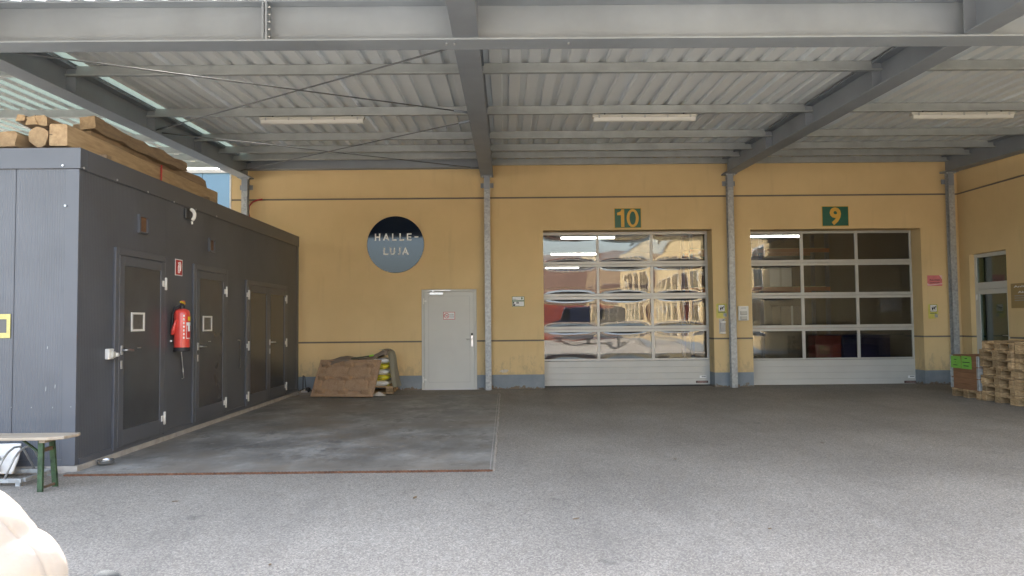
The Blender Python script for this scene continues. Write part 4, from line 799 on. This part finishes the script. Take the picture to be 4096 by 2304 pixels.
# brown cover sheet with plastic film down the right end
Yc = -1.0
prof_ = [(1300, 1442), (1330, 1437), (1360, 1427), (1385, 1422), (1402, 1424), (1418, 1431), (1440, 1433), (1470, 1430), (1500, 1416), (1520, 1405), (1540, 1395), (1556, 1398)]
pw = [PY(a, b, Yc) for a, b in prof_]
cs = thing('cover_sheet', 'brown grey cover sheet draped over the sacks by the wall', 'cover', (pw[0].x, Yc, .7))
def csf(u, v):
    q = u*(len(pw)-1); i = min(int(q), len(pw)-2); p = pw[i].lerp(pw[i+1], q-i); e = .75*v
    return (p.x+.03*math.sin(v*3), Yc-.22+.8*v, p.z-(.10*(1-v*4)**2 if v < .25 else 0)+.025*math.sin(u*9+v*4)*v-.08*v*v+.012*noise.noise((u*14, v*6, 0)))
MB().grid(csf, 60, 24).build('sheet', TARP, cs, True, solid=.006, recalc=False)
rp = [PY(a, b, -.95) for a, b in ((1545, 1397), (1560, 1399), (1572, 1408), (1579, 1430), (1583, 1470), (1590, 1520), (1597, 1548))]
fx0 = PY(1528, 1450, -1.12).x
def fil(u, v):                                               # film hangs from the ridge, wraps the right end
    q = v*(len(rp)-1); i = min(int(q), len(rp)-2); p = rp[i].lerp(rp[i+1], q-i); a = u*1.0
    return (p.x-.02+.02*math.sin(u*17+v*3)-.10*max(0, .5-u)*2*(1-v*.3), -1.14+.55*u-.02*math.sin(v*5+u*9), p.z+.012*noise.noise((u*9, v*7, 3)))
MB().grid(fil, 36, 40).build('plastic_film', FILM, cs, True, solid=.003, recalc=False)
a, b = PY(1405, 1435, -1.22), PY(1485, 1424, -1.22); t = thing('green_edged_board', 'dark slat with lime green edge lying on the cover sheet', 'board', (a+b)/2); MB().beam(a, b, .04, .03).build('slat', M('dark_olive', (.05, .055, .03), .6), t, bevel=.003); a2, b2 = PY(1478, 1424, -1.22), PY(1494, 1421, -1.22); MB().beam(a2, b2+Vector((0, 0, .003)), .06, .028).build('lime_end', M('lime_plastic', (.25, .6, .03), .5), t, bevel=.003)
# spilled white heap
p = PZ(1515, 1582, .03); hp_ = MB(); hp_.grid(lambda u, v: (p.x+(u-.5)*.26, p.y+(v-.5)*.2, .029+.075*max(0, 1-math.hypot((u-.5)*2, (v-.5)*2))**.8+.004*noise.noise((u*8, v*8, 2))), 18, 18); o = hp_.build('spilled_heap', M('white_grit', (.62, .59, .54), .9, 0, .2, 60, .5, 90), None, True, recalc=False); tag(o, 'small white heap of grit on the slab by the sack pallet', 'heap')
# folded hand truck by the far end of the cabin
p = PZ(1215, 1571, .03); t = thing('hand_truck', 'small grey hand truck foot standing behind the cabin corner', 'hand truck', (p.x, p.y, .03))
MB().tube([(p.x-.03, p.y+.05, .05), (p.x-.045, p.y+.12, .34), (p.x-.05, p.y+.13, .36)], .012, 8).build('frame_tube', DARK, t, True); MB().tube([(p.x+.03, p.y+.08, .05), (p.x-.02, p.y+.14, .35), (p.x-.05, p.y+.13, .36)], .008, 8).build('frame_tube', DARK, t, True); MB().hexa([(p.x-.06, p.y, .035), (p.x+.07, p.y-.0, .035), (p.x+.085, p.y+.1, .035), (p.x-.04, p.y+.1, .035), (p.x-.06, p.y, .06), (p.x+.06, p.y, .06), (p.x+.08, p.y+.1, .09), (p.x-.04, p.y+.1, .09)]).build('foot_plate', ZINC, t, bevel=.006)
MB().cyl((p.x+.075, p.y+.02, .085), (p.x+.075, p.y+.06, .085), .05, 16).build('wheel', BLACK, t, True)

# ================================================================== things by the cabin front
p = PZ(424, 1845, .05); t = MB().lathe([(.07, .0), (.078, .004), (.07, .035), (.075, .04), (.079, .038), (.076, .032), (.066, .012), (.04, .008)], (p.x, p.y, .029), 28).build('steel_dish', DISHM, None, True); tag(t, 'round steel feeding dish on the slab by the cabin corner', 'dish')
# beer bench
e0 = PZ(314, 1733, .47); lf_, lb_ = PZ(155, 1968, 0), PZ(203, 1948, 0)
bn = thing('beer_bench', 'weathered wooden beer bench with chipped green steel legs', 'bench', (lf_.x-.6, (lf_.y+lb_.y)/2, 0))
ym = (lf_.y+lb_.y)/2; bx1 = e0.x; zbch = .47
bd = MB(); yf, ybk = ym-.15, ym+.13
bd.prism([(bx1-2.2, yf, zbch-.027), (bx1-.14, yf, zbch-.027), (bx1-.03, yf+.06, zbch-.027), (bx1, ybk-.05, zbch-.027), (bx1-.01, ybk, zbch-.027), (bx1-2.2, ybk, zbch-.027)], (0, 0, .027)); bd.build('seat_board', BENCHW, bn, bevel=.006)
def bleg(x, s):
    for (y0, y1, px) in ((lf_.y, yf+.07, 0), (lb_.y+.02, ybk-.06, 1)):
        m = MB(); m.hexa([(x-.022, y0-.014, 0), (x+.022, y0-.014, 0), (x+.022, y0+.014, 0), (x-.022, y0+.014, 0), (x-.03, y1-.014, zbch-.03), (x+.014, y1-.014, zbch-.03), (x+.014, y1+.014, zbch-.03), (x-.03, y1+.014, zbch-.03)]); m.build('leg', BGREEN, bn, bevel=.003)
    MB().beam((x, lf_.y+.02, .03), (x, lb_.y+.0, .03), .02, .02).build('foot_bar', BRUST, bn); MB().beam((x, yf+.08, zbch-.12), (x, ybk-.08, zbch-.12), .03, .03).build('cross_bar', BRUST, bn)
    MB().beam((x, yf+.08, zbch-.16), (x-.22*s, (yf+ybk)/2, zbch-.035), .02, .012).build('folding_brace', BGREEN, bn); MB().beam((x+.02, yf+.03, zbch-.04), (x+.02, ybk-.03, zbch-.04), .05, .024).build('batten', BENCHW, bn)
bleg((lf_.x+lb_.x)/2+.02, 1); bleg(bx1-1.95, -1)
# bicycle rack
rk = PZ(88, 1944, 0); rb = PZ(190, 1895, 0)
br = thing('bicycle_rack', 'galvanised low bicycle rack with bent tube loops under the bench', 'bike rack', (rk.x-.7, rk.y, 0)); yf2, yb2 = rk.y, rk.y+.46; xr2 = rk.x
for y in (yf2, yb2): B(xr2-1.6, xr2, y-.018, y+.018, .03, .066).build('rail', GALV, br, bevel=.003)
B(xr2-.018, xr2+.018, yf2+.0185, yb2-.0185, .031, .065).build('end_rail', GALV, br, bevel=.003)
for x in (xr2-.03, xr2-1.55): 
    for y in (yf2, yb2): B(x-.02, x+.02, y-.016, y+.016, 0, .0295).build('foot', GALV, br)
for k in range(4):
    for dx in (0, .095):
        x = xr2-.115-dx-k*.36; MB().tube([(x-.04, yf2, .066), (x+.0, yf2+.05, .22), (x+.02, yf2+.09, .28), (x+.03, yf2+.16, .315), (x+.035, yf2+.24, .31), (x+.03, yf2+.30, .27), (x+.03, yb2-.04, .12), (x+.03, yb2, .066)], .0095, 10).build('loop', ZGREY, br, True)
# white sheet leaning on the cabin front
a, b = PY(82, 1776, CF-.12), PY(84, 1885, CF-.2); t = thing('white_board', 'crumpled white board leaning on the cabin behind the bicycle rack', 'board', (a.x-.3, CF-.2, 0))
MB().grid(lambda u, v: (a.x-.62+.62*u+.012*math.sin(v*4), CF-.24+.14*v+.012*math.sin(u*9)+.008*noise.noise((u*5, v*5, 0)), .045+(a.z-.045)*v), 24, 16).build('panel', M('dirty_white', (.70, .69, .66), .5, 0, .12, 5), t, True, solid=.012, recalc=False)
B(a.x-.36, a.x-.10, CF-.262, CF-.25, .075, .125).build('slot', PRINTG, t)

# ================================================================== timber on the cabin roof
def timber(name, lab, x0, x1, z0, z1, y0, y1, mat, sd, rnd=.01):
    r = random.Random(sd); t = thing(name, lab, 'timber', ((x0+x1)/2, y0, z0), group='timber lying on the cabin roof'); n = 14; m = MB(); rings = []
    w_, h_ = x1-x0, z1-z0; c_ = .012
    base_ = [(c_, 0), (w_-c_, 0), (w_, c_), (w_, h_-c_), (w_-c_, h_), (c_, h_), (0, h_-c_), (0, c_)]
    for i in range(n+1):
        y = y0+(y1-y0)*i/n; bx, bz_ = .02*math.sin(i*.35+sd), .012*math.sin(i*.5+sd*2)
        rings += [(x0+u+bx+r.uniform(-rnd, rnd)*.4, y+r.uniform(-rnd, rnd)*.3*(i == 0), z0+v+bz_*(i/n)+r.uniform(-rnd, rnd)*.4) for u, v in base_]
    k = 8; fs = [(i*k+j, i*k+(j+1) % k, (i+1)*k+(j+1) % k, (i+1)*k+j) for i in range(n) for j in range(k)]
    m.add(rings, fs); m.build('shaft', mat, t, 30)
    [MB().add(q, [tuple(range(8))]).build('cut_end', TEND, t) for q in (rings[:8], rings[-8:])]; return t
def log(lab, x, z, rad, y0, y1, sd, mat=None):
    t = thing('round_log', lab, 'timber', (x, y0, z-rad), group='timber lying on the cabin roof'); n, k = 16, 14; vs = []
    for i in range(n+1):
        for j in range(k):
            a = 2*math.pi*j/k; rr = rad*(1-.12*i/n)*(1+.22*noise.noise((math.cos(a)*1.6+sd, math.sin(a)*1.6, i*.3+sd))+.08*noise.noise((math.cos(a)*4+sd, math.sin(a)*4, i*.8))); vs.append((x+rr*math.cos(a)+.02*math.sin(i*.4+sd), y0+(y1-y0)*i/n, z+rr*math.sin(a)))
    m = MB(); m.add(vs, [(i*k+j, i*k+(j+1) % k, (i+1)*k+(j+1) % k, (i+1)*k+j) for i in range(n) for j in range(k)]); m.build('shaft', mat or TIMBD, t, True)
    [MB().add(q, [tuple(range(k))]).build('cut_end', TEND, t) for q in (vs[:k], vs[-k:])]
YT = -8.15
def rect(x0, x1, y0, y1, Y=YT): a, b = PY(x0, y0, Y), PY(x1, y1, Y); return a.x, b.x, b.z, a.z
ZT2 = ZT+.01
for yy in (-7.6, -5.4, -4.4):
    pass
x0, x1, z0, z1 = rect(191, 262, 497, 583); timber('squared_timber', 'thick light squared beam at the cabin corner with cracked end', x0, x1, z0, z1, YT, -4.1, TIMB, 1)
xA1 = x1
o = MB().box(x0+.02, x0+.05, YT-.004, YT-.001, (z0+z1)/2, (z0+z1)/2+.006).build('crack', PRINTK, ROOT[bpy.data.objects['squared_timber']])
x0b, x1b, z0b, z1b = rect(0, 72, 525, 590); timber('squared_timber', 'split squared beam at the left picture edge on the cabin', x0b, x1b, z0b, z1b, YT, -4.6, TIMB, 5, .045)
p = PY(146, 543, YT); log('thick round log between the two squared beams', p.x, p.z, .105, YT+.03, -4.5, 3)
p = PY(300, 500, -7.6); 
p = PY(345, 490, -7.3); timber('squared_timber', 'rough dark beam lying highest on the timber pile at right', p.x-.09, p.x+.09, p.z-.07, p.z+.07, -7.3, -4.9, TIMBD, 9, .05)
p = PY(370, 535, -7.1); timber('squared_timber', 'weathered flat beam along the top of the light squared beam', p.x-.16, p.x+.04, p.z-.07, p.z+.06, -7.25, -3.9, TIMBD, 14, .04)
for (px, py, r_, s_, lab) in ((118, 484, .06, 21, 'small round pole left of the top row of the pile'), (173, 484, .065, 23, 'small round pole right of the top row of the pile'), (76, 474, .05, 27, 'thinnest round pole at the top left of the pile'), (40, 610-8, .06, 29, 'low round pole under the split beam')):
    p = PY(px, py, YT+.25); timber('squared_pole', lab.replace('round', 'rough'), p.x-r_*.95, p.x+r_*.95, p.z-r_*.8, p.z+r_*.8, YT+.25, -4.4, TIMBD, s_, .045)
log('dark log at the base of the pile behind the fascia', XC-.95, ZT2+.13, .12, YT+.1, -4.2, 33); log('second dark log at the base of the pile', XC-1.25, ZT2+.12, .11, YT+.15, -4.3, 35)
for yy, lab in ((-7.7, 'cross bearer under the front of the timber pile'), (-5.0, 'cross bearer under the rear of the timber pile')): tag(B(XC-2.2, XC-.10, yy-.05, yy+.05, ZT-.003, PY(200, 583, YT).z-.004).build('bearer', TIMBD), lab, 'timber')
x = xA1+.012; yy = PX(645, 690, x).y
o = MB(); o.box(x, x+.004, yy-.02, yy+.02, z0-.12, z1+.02); o = o.build('red_strap', M('red_strap', (.5, .05, .05), .6)); tag(o, 'red lashing strap hanging over the squared beam', 'strap')

# ================================================================== beyond the hall's left corner
bh = thing('blue_hall', 'blue clad hall behind the left corner of the yellow hall', 'building', (-14, 6, 0)); Yb = 6.0
zt2 = PY(830, 679, Yb).z
n = 60
for k in range(24): B(-24+k*.8, -24+k*.8+.79, Yb, Yb+.05, 0, zt2-.1).build('cladding_panel', BLUEH, bh, bevel=.006)
B(-24, -4.8, Yb-.05, Yb+8, zt2-.1, zt2).build('roof_edge', M('beige_flashing', (.2, .19, .165), .5), bh); B(-24, -4.8, Yb+.06, Yb+7.9, 0, zt2-.11).build('body', BLUEH, bh)
# things inside the hall seen dimly through the panes
for i in range(5):
    p = PY(3300, 1430, 1.9); t = thing('red_crate', '%s red plastic crate of the stack behind gate 9' % ['lowest', 'second', 'middle', 'fourth', 'topmost'][i], 'crate', (p.x, 1.9, .012+i*.2), group='red crates behind gate 9'); x = p.x
    B(x-.3, x+.3, 1.7, 2.1, .013+i*.2, .03+i*.2).build('bottom', REDB, t); B(x-.3, x+.3, 1.7, 1.72, .031+i*.2, .205+i*.2).build('side', REDB, t); B(x-.3, x+.3, 2.08, 2.1, .031+i*.2, .205+i*.2).build('side', REDB, t); B(x-.3, x-.28, 1.721, 2.079, .031+i*.2, .2+i*.2).build('side', REDB, t); B(x+.28, x+.3, 1.721, 2.079, .031+i*.2, .2+i*.2).build('side', REDB, t)
p0, p1 = PY(3370, 1350, 2.6), PY(3625, 1350, 2.6); t = thing('blue_bin', 'large dark blue bin behind the lower right panes of gate 9', 'bin', ((p0.x+p1.x)/2, 2.6, 0)); B(p0.x, p1.x, 2.6, 3.6, .12, p0.z).build('tub', BLUEB, t, bevel=.03); B(p0.x-.03, p1.x+.03, 2.57, 3.63, p0.z+.002, p0.z+.06).build('rim', BLUEB, t, bevel=.01)
for sx in (p0.x+.15, p1.x-.15): MB().cyl((sx-.03, 2.7, .065), (sx+.03, 2.7, .065), .06, 14).build('wheel', BLACK, t, True)
rk_ = thing('storage_rack', 'tall storage rack with orange beams deep inside behind gate 9', 'rack', (7.4, 6, 0)); ORB = M('rack_orange', (.30, .07, .015), .5); RKB = M('rack_blue', (.03, .05, .10), .5)
for xx in (5.3, 7.3, 9.2):
    for yy in (5.6, 6.6): B(xx-.05, xx+.05, yy-.04, yy+.04, .013, 3.9).build('upright', RKB, rk_)
for zz in (1.1, 2.2, 3.3):
    for yy in (5.53, 6.65): B(5.26, 9.24, yy-.025, yy+.025, zz, zz+.11).build('rack_beam', ORB, rk_)
    B(5.3, 9.2, 5.58, 6.62, zz+.112, zz+.13).build('shelf', WOODP, rk_)
for k_, (xx, zz, mt, lab) in enumerate(((5.9, 1.23, WOODC, 'brown carton on the lowest shelf of the rack'), (6.7, 1.23, WHITE, 'pale carton on the lowest shelf of the rack'), (8.2, 1.23, TARP, 'grey carton at the right of the lowest rack shelf'), (7.9, 2.33, WHITE, 'pale carton on the middle shelf of the rack'), (6.1, 2.33, TARP, 'grey carton on the middle shelf of the rack'))):
    bx_ = thing('carton', lab, 'carton', (xx, 6.1, zz), group='cartons on the rack inside'); B(xx-.32, xx+.32, 5.7, 6.4, zz+.003, zz+.55).build('box', mt, bx_, bevel=.01); B(xx-.03, xx+.03, 5.697, 5.6995, zz+.003, zz+.55).build('tape', LAMPH, bx_)
# ================================================================== across the yard (house and container seen in the panes' reflections, trailer and van added)
hs = thing('tiled_house', 'cream house with brown tiled roof across the yard', 'building', (9, -56, 0))
B(-1, 24, -66, -56, 0, 4.6).build('wall', CREAMW, hs); m = MB(); m.prism([(-2, -55.2, 4.4), (-2, -61, 8.2), (-2, -66.8, 4.4)], (27, 0, 0)); m.build('roof', ROOFT, hs)
for k in range(6):
    wn = B(1+k*3.8, 2.4+k*3.8, -56.04, -55.97, 1.4, 3.2).build('window', WHITE, hs); B(1.1+k*3.8, 2.3+k*3.8, -55.969, -55.95, 1.5, 3.1).build('pane', M('house_pane%d' % k, (.03, .035, .04), .05), wn)
tr = thing('red_container', 'rust red shipping container across the yard', 'container', (3.4, -38, 0))
for k in range(30): B(-.2+k*.24, -.06+k*.24, -38.0, -37.96, .2, 2.75).build('corrugation', TREDC, tr)
B(-.25, 7.05, -40.4, -38.001, .15, 2.8).build('body', TREDC, tr); B(-.3, 7.1, -38.05, -37.94, 2.76, 2.9).build('top_rail', TREDC, tr); B(-.3, 7.1, -38.05, -37.94, .05, .19).build('bottom_rail', TREDC, tr)

tl = thing('added_dark_trailer', 'added dark grey box trailer to darken the gate reflections', 'trailer', (-6, -40, 0)); B(-8.0, -3.5, -40, -37.8, .9, 3.4).build('box', DARK, tl, bevel=.03); B(-9.0, -3.6, -39.2, -38.6, .6, .88).build('chassis', BLACK, tl)  # added out of view: a dark mass for the gate panes to mirror
for xx in (-5.8, -4.7): MB().cyl((xx, -37.9, .42), (xx, -37.65, .42), .42, 20).build('wheel', BLACK, tl, 40)
vn = thing('added_dark_van', 'added dark blue van to darken the lower gate reflections', 'van', (4.0, -29, 0)); VB = M('van_paint', (.015, .02, .04), .25, 0, .05, 2, coat=.5)  # invented vehicle out of view, gives the lower panes a dark reflection
m = MB(); m.prism([(1.4, -30.0, .35), (1.4, -30.0, 1.15), (2.3, -30.0, 1.35), (3.0, -30.0, 2.2), (6.6, -30.0, 2.3), (6.7, -30.0, .35)], (0, 1.9, 0)); m.build('body', VB, vn, bevel=.05)
MB().prism([(2.45, -28.095, 1.4), (3.05, -28.095, 2.1), (3.9, -28.095, 2.1), (3.9, -28.095, 1.4)], (0, .005, 0)).build('side_window', WINB, vn)
for xx in (2.4, 5.8): MB().cyl((xx, -28.25, .34), (xx, -28.05, .34), .34, 20).build('wheel', BLACK, vn, 40)
LEAF = M('dry_leaf', (.16, .10, .045), .8, 0, .3, 40); random.seed(21)
for (px, py) in ((1345, 1815), (700, 2010), (1660, 1995), (2700, 1840), (3290, 1775), (2305, 2080), (3080, 2120), (1080, 2265), (430, 1905)):
    p = PZ(px, py, 0); a0 = random.uniform(0, 6.28); L_ = random.uniform(.018, .035); m = MB()
    m.grid(lambda u, v: (p.x+math.cos(a0)*(u-.5)*2*L_-math.sin(a0)*(v-.5)*L_*math.sin(math.pi*u), p.y+math.sin(a0)*(u-.5)*2*L_+math.cos(a0)*(v-.5)*L_*math.sin(math.pi*u), .006+.008*abs(v-.5)+.006*u*u), 6, 4)
    tag(m.build('dry_leaf', LEAF, None, True, recalc=False), 'tiny brown dry leaf lying on the asphalt', 'leaf', 'dry leaves scattered on the asphalt')
# ================================================================== person at the lower left, close to the camera
def skin_obj(name, nodes, edges, mat, parent, sub=2, root=0):
    me = bpy.data.meshes.new(name); me.from_pydata([n[0] for n in nodes], edges, []); o = bpy.data.objects.new(name, me); COL.objects.link(o); o.parent = parent; ROOT[o] = ROOT[parent]
    m = o.modifiers.new('skin', 'SKIN'); m.use_smooth_shade = True
    for i, n in enumerate(nodes):
        sv = me.skin_vertices[0].data[i]; r = n[1]; sv.radius = r if isinstance(r, tuple) else (r, r); sv.use_root = (i == root)
    s = o.modifiers.new('sub', 'SUBSURF'); s.levels = sub; s.render_levels = sub
    me.materials.append(mat); return o
px0, py0 = -1.35, -14.25
pe = thing('person', 'person in a cream coat, sleeve and elbow showing at lower left', 'person', (px0, py0, 0)); pe.scale = (.8, .8, .8)
# local frame: faces +Y (towards the gates); right arm towards +X with the elbow out
body = skin_obj('body', [((0, 0, .95), (.15, .11)), ((0, 0, 1.15), (.14, .10)), ((0, .0, 1.36), (.17, .11)), ((0, -.01, 1.47), (.06, .06)), ((0, .01, 1.55), (.052, .052)),
    ((.10, 0, .88), .10), ((.105, .01, .50), .068), ((.11, -.01, .10), .045), ((.115, .10, .04), .04), ((-.10, 0, .88), .10), ((-.105, .01, .50), .068), ((-.11, -.01, .10), .045), ((-.115, .10, .04), .04)],
    [(0, 1), (1, 2), (2, 3), (3, 4), (0, 5), (5, 6), (6, 7), (7, 8), (0, 9), (9, 10), (10, 11), (11, 12)], TROUS, pe)
hd = MB()
def headf(u, v):
    U, V = 2*math.pi*u, math.pi*(v-.5); x, y, z = math.cos(V)*math.sin(U), math.cos(V)*math.cos(U), math.sin(V)
    w_ = 1-.22*max(0, -z)**1.5; yy = y*.098*w_+(.012 if y > 0 else 0)*y
    nz = .022*math.exp(-((x/.16)**2+((z+.08)/.2)**2))*(y > 0); br_ = .006*math.exp(-((z-.22)/.12)**2)*(y > 0); so = -.009*math.exp(-(((abs(x)-.38)/.16)**2+((z-.08)/.11)**2))*(y > 0)
    return (x*.077*w_, .01+yy+nz+br_+so, 1.66+z*.118)
hd.grid(headf, 40, 30); hd.build('head', SKIN, pe, True, local=True, recalc=False)
for s in (-1, 1):
    MB().lathe([(.002, -.010), (.010, -.006), (.0122, 0), (.010, .006), (.002, .010)], (s*.031, .101, 1.668), 12, 'Y').build('eye', LWHITE, pe, True, local=True); MB().lathe([(.001, .0095), (.005, .0085), (.0055, .0075)], (s*.031, .1015, 1.668), 10, 'Y').build('iris', HAIR, pe, True, local=True)
    MB().grid(lambda u, v: (s*(.076+.012*math.sin(math.pi*u)*math.sin(math.pi*v)), -.012+.04*(u-.5)*(1-.3*v), 1.665+.065*(v-.5)), 6, 8).build('ear', SKIN, pe, True, local=True, solid=.008, recalc=False)
MB().tube([(-.024, .100, 1.603), (-.01, .107, 1.606), (0, .108, 1.604), (.01, .107, 1.606), (.024, .100, 1.603)], [.002, .006, .006, .006, .002], 8).build('mouth', M('lips', (.42, .17, .14), .5), pe, True, local=True)
hr_ = MB()
def hairf(u, v):
    U = 2*math.pi*u; V = math.pi*(.5-v*.62); x, y, z = math.cos(V)*math.sin(U), math.cos(V)*math.cos(U), math.sin(V)
    k_ = 1.12+.03*noise.noise((x*5, y*5, z*5)); zz = z
    if y > .35 and z < .45: zz = .45+(z-.45)*.15
    return (x*.08*k_, y*.105*k_-.004, 1.665+zz*.122*k_-(.10 if y < .2 and z < -.1 else 0)*min(1, -z*2))
hr_.grid(hairf, 36, 20); hr_.build('hair', HAIR, pe, True, local=True, recalc=False, solid=.006)
# coat: torso shell flaring to the thighs, collar and two sleeves
ct = MB()
def coatf(u, v):
    U = 2*math.pi*u; z = .62+.86*v; rx = .255-.06*v+(.03 if v > .75 else 0)*(v-.75)*4-(.14*((v-.88)/.12)**1.5 if v > .88 else 0); ry = .185-.045*v-(.05*((v-.88)/.12) if v > .88 else 0)
    f = 1+.025*math.sin(U*7+v*5)*(1-v)+.02*noise.noise((math.cos(U)*2, math.sin(U)*2, v*4)); return (rx*f*math.sin(U), ry*f*math.cos(U), z)
ct.grid(coatf, 56, 30); coat = ct.build('coat', COAT, pe, True, local=True, solid=.012, recalc=False)
MB().grid(lambda u, v: ((.085+.035*v)*math.sin(2*math.pi*u), (.08+.03*v)*math.cos(2*math.pi*u)-.01, 1.46+.07*(1-v)), 28, 5).build('collar', COAT, coat, True, local=True, solid=.01, recalc=False)
shR = Vector((.19, 0, 1.40)); eb = (PY(62, 2325, CAM.y+1.55)-Vector((px0, py0, 0)))/.8; hand = eb+Vector((-.03, .10, -.25))
eb = Vector((eb.x, eb.y, eb.z)); 
sl_n = []
path = [shR, shR.lerp(eb, .35)+Vector((.02, -.01, 0)), shR.lerp(eb, .7)+Vector((.02, 0, 0)), eb, eb.lerp(hand, .3), eb.lerp(hand, .65), hand]
def sleeve(path, rad, name, folds=6):
    m = MB(); n, k = 110, 56; P = []
    def cat(t):
        q = t*(len(path)-1); i = min(int(q), len(path)-2); f = q-i; p0 = path[max(i-1, 0)]; p1 = path[i]; p2 = path[i+1]; p3 = path[min(i+2, len(path)-1)]
        return .5*((2*p1)+(p2-p0)*f+(2*p0-5*p1+4*p2-p3)*f*f+(3*p1-p0-3*p2+p3)*f**3)
    def fr_(u, v):
        c0 = cat(v); d = (cat(min(1, v+.01))-cat(max(0, v-.01))).normalized(); a = d.cross(Vector((.3, .9, .2))).normalized(); b = d.cross(a)
        q = v*(len(rad)-1); i = min(int(q), len(rad)-2); r = rad[i]*(1-q+i)+rad[i+1]*(q-i)
        U = 2*math.pi*u; ph_ = v*folds+.16*noise.noise((v*4, math.cos(U)*1.2, math.sin(U)*1.2))+.10*math.sin(U+1); w_ = r*(.92+.10*abs(math.sin(math.pi*ph_))**.75+.06*noise.noise((v*11, math.cos(U)*2.2, math.sin(U)*2.2))+.008*noise.noise((v*30, math.cos(U)*5, math.sin(U)*5)))
        return c0+(a*math.cos(U)+b*math.sin(U))*w_
    m.grid(fr_, k, n); return m.build(name, COAT, coat, True, local=True, solid=.008, recalc=False)
sleeve(path, [.105, .108, .105, .112, .11, .095, .07], 'sleeve', 5.4)
pl = [Vector((-p.x, p.y, p.z)) for p in [Vector((.19, 0, 1.40)), Vector((.22, -.01, 1.28)), Vector((.24, -.02, 1.15)), Vector((.24, -.01, 1.08)), Vector((.24, .05, 1.0)), Vector((.23, .10, .92)), Vector((.22, .13, .86))]]
sleeve(pl, [.095, .088, .08, .078, .072, .066, .058], 'sleeve')
def handm(c, d, side, name):
    d = d.normalized(); s_ = d.cross(Vector((0, 0, 1))).normalized()*side; nrm = s_.cross(d).normalized(); nodes = [(c, .026), (c+d*.05, (.036, .018)), (c+d*.09, (.038, .016))]; ed = [(0, 1), (1, 2)]
    o = skin_obj(name, [(tuple(n[0]), n[1]) for n in nodes], ed, SKIN, pe)
    for k, (off, L) in enumerate(((-.028, .062), (-.009, .074), (.010, .070), (.027, .055))):
        b0 = c+d*.085+s_*off; p1 = b0+d*L*.5-nrm*.004; p2 = p1+(d-nrm*.5).normalized()*L*.35; p3 = p2+(d-nrm*1.1).normalized()*L*.3
        skin_obj('finger', [(tuple(b0), .0095), (tuple(p1), .009), (tuple(p2), .0085), (tuple(p3), .0075)], [(0, 1), (1, 2), (2, 3)], SKIN, o, 1)
    b0 = c+d*.03-s_*.03; skin_obj('thumb', [(tuple(b0), .012), (tuple(b0+d*.03-s_*.022), .011), (tuple(b0+d*.06-s_*.026-nrm*.01), .0095)], [(0, 1), (1, 2)], SKIN, o, 1)
handm(hand+(path[-1]-path[-2]).normalized()*.0, path[-1]-path[-2], 1, 'hand'); handm(pl[-1], pl[-1]-pl[-2], -1, 'hand')
# bag carried in front, only its rounded top reaches into the picture
bt = PY(424, 2304, CAM.y+1.25); bg_ = thing('shoulder_bag', 'dark blue grey rounded bag top at the bottom edge', 'bag', (bt.x, bt.y, bt.z-.302))
def bagf(u, v):
    U, V = 2*math.pi*u, math.pi*(v-.5); c_ = lambda q, e: math.copysign(abs(q)**e, q); return (.036*c_(math.cos(V), .6)*c_(math.cos(U), .7), .03*c_(math.cos(V), .6)*c_(math.sin(U), .7), .155+.155*c_(math.sin(V), .8))
MB().grid(bagf, 28, 20).build('pouch', LEATHER, bg_, True, local=True, recalc=False)
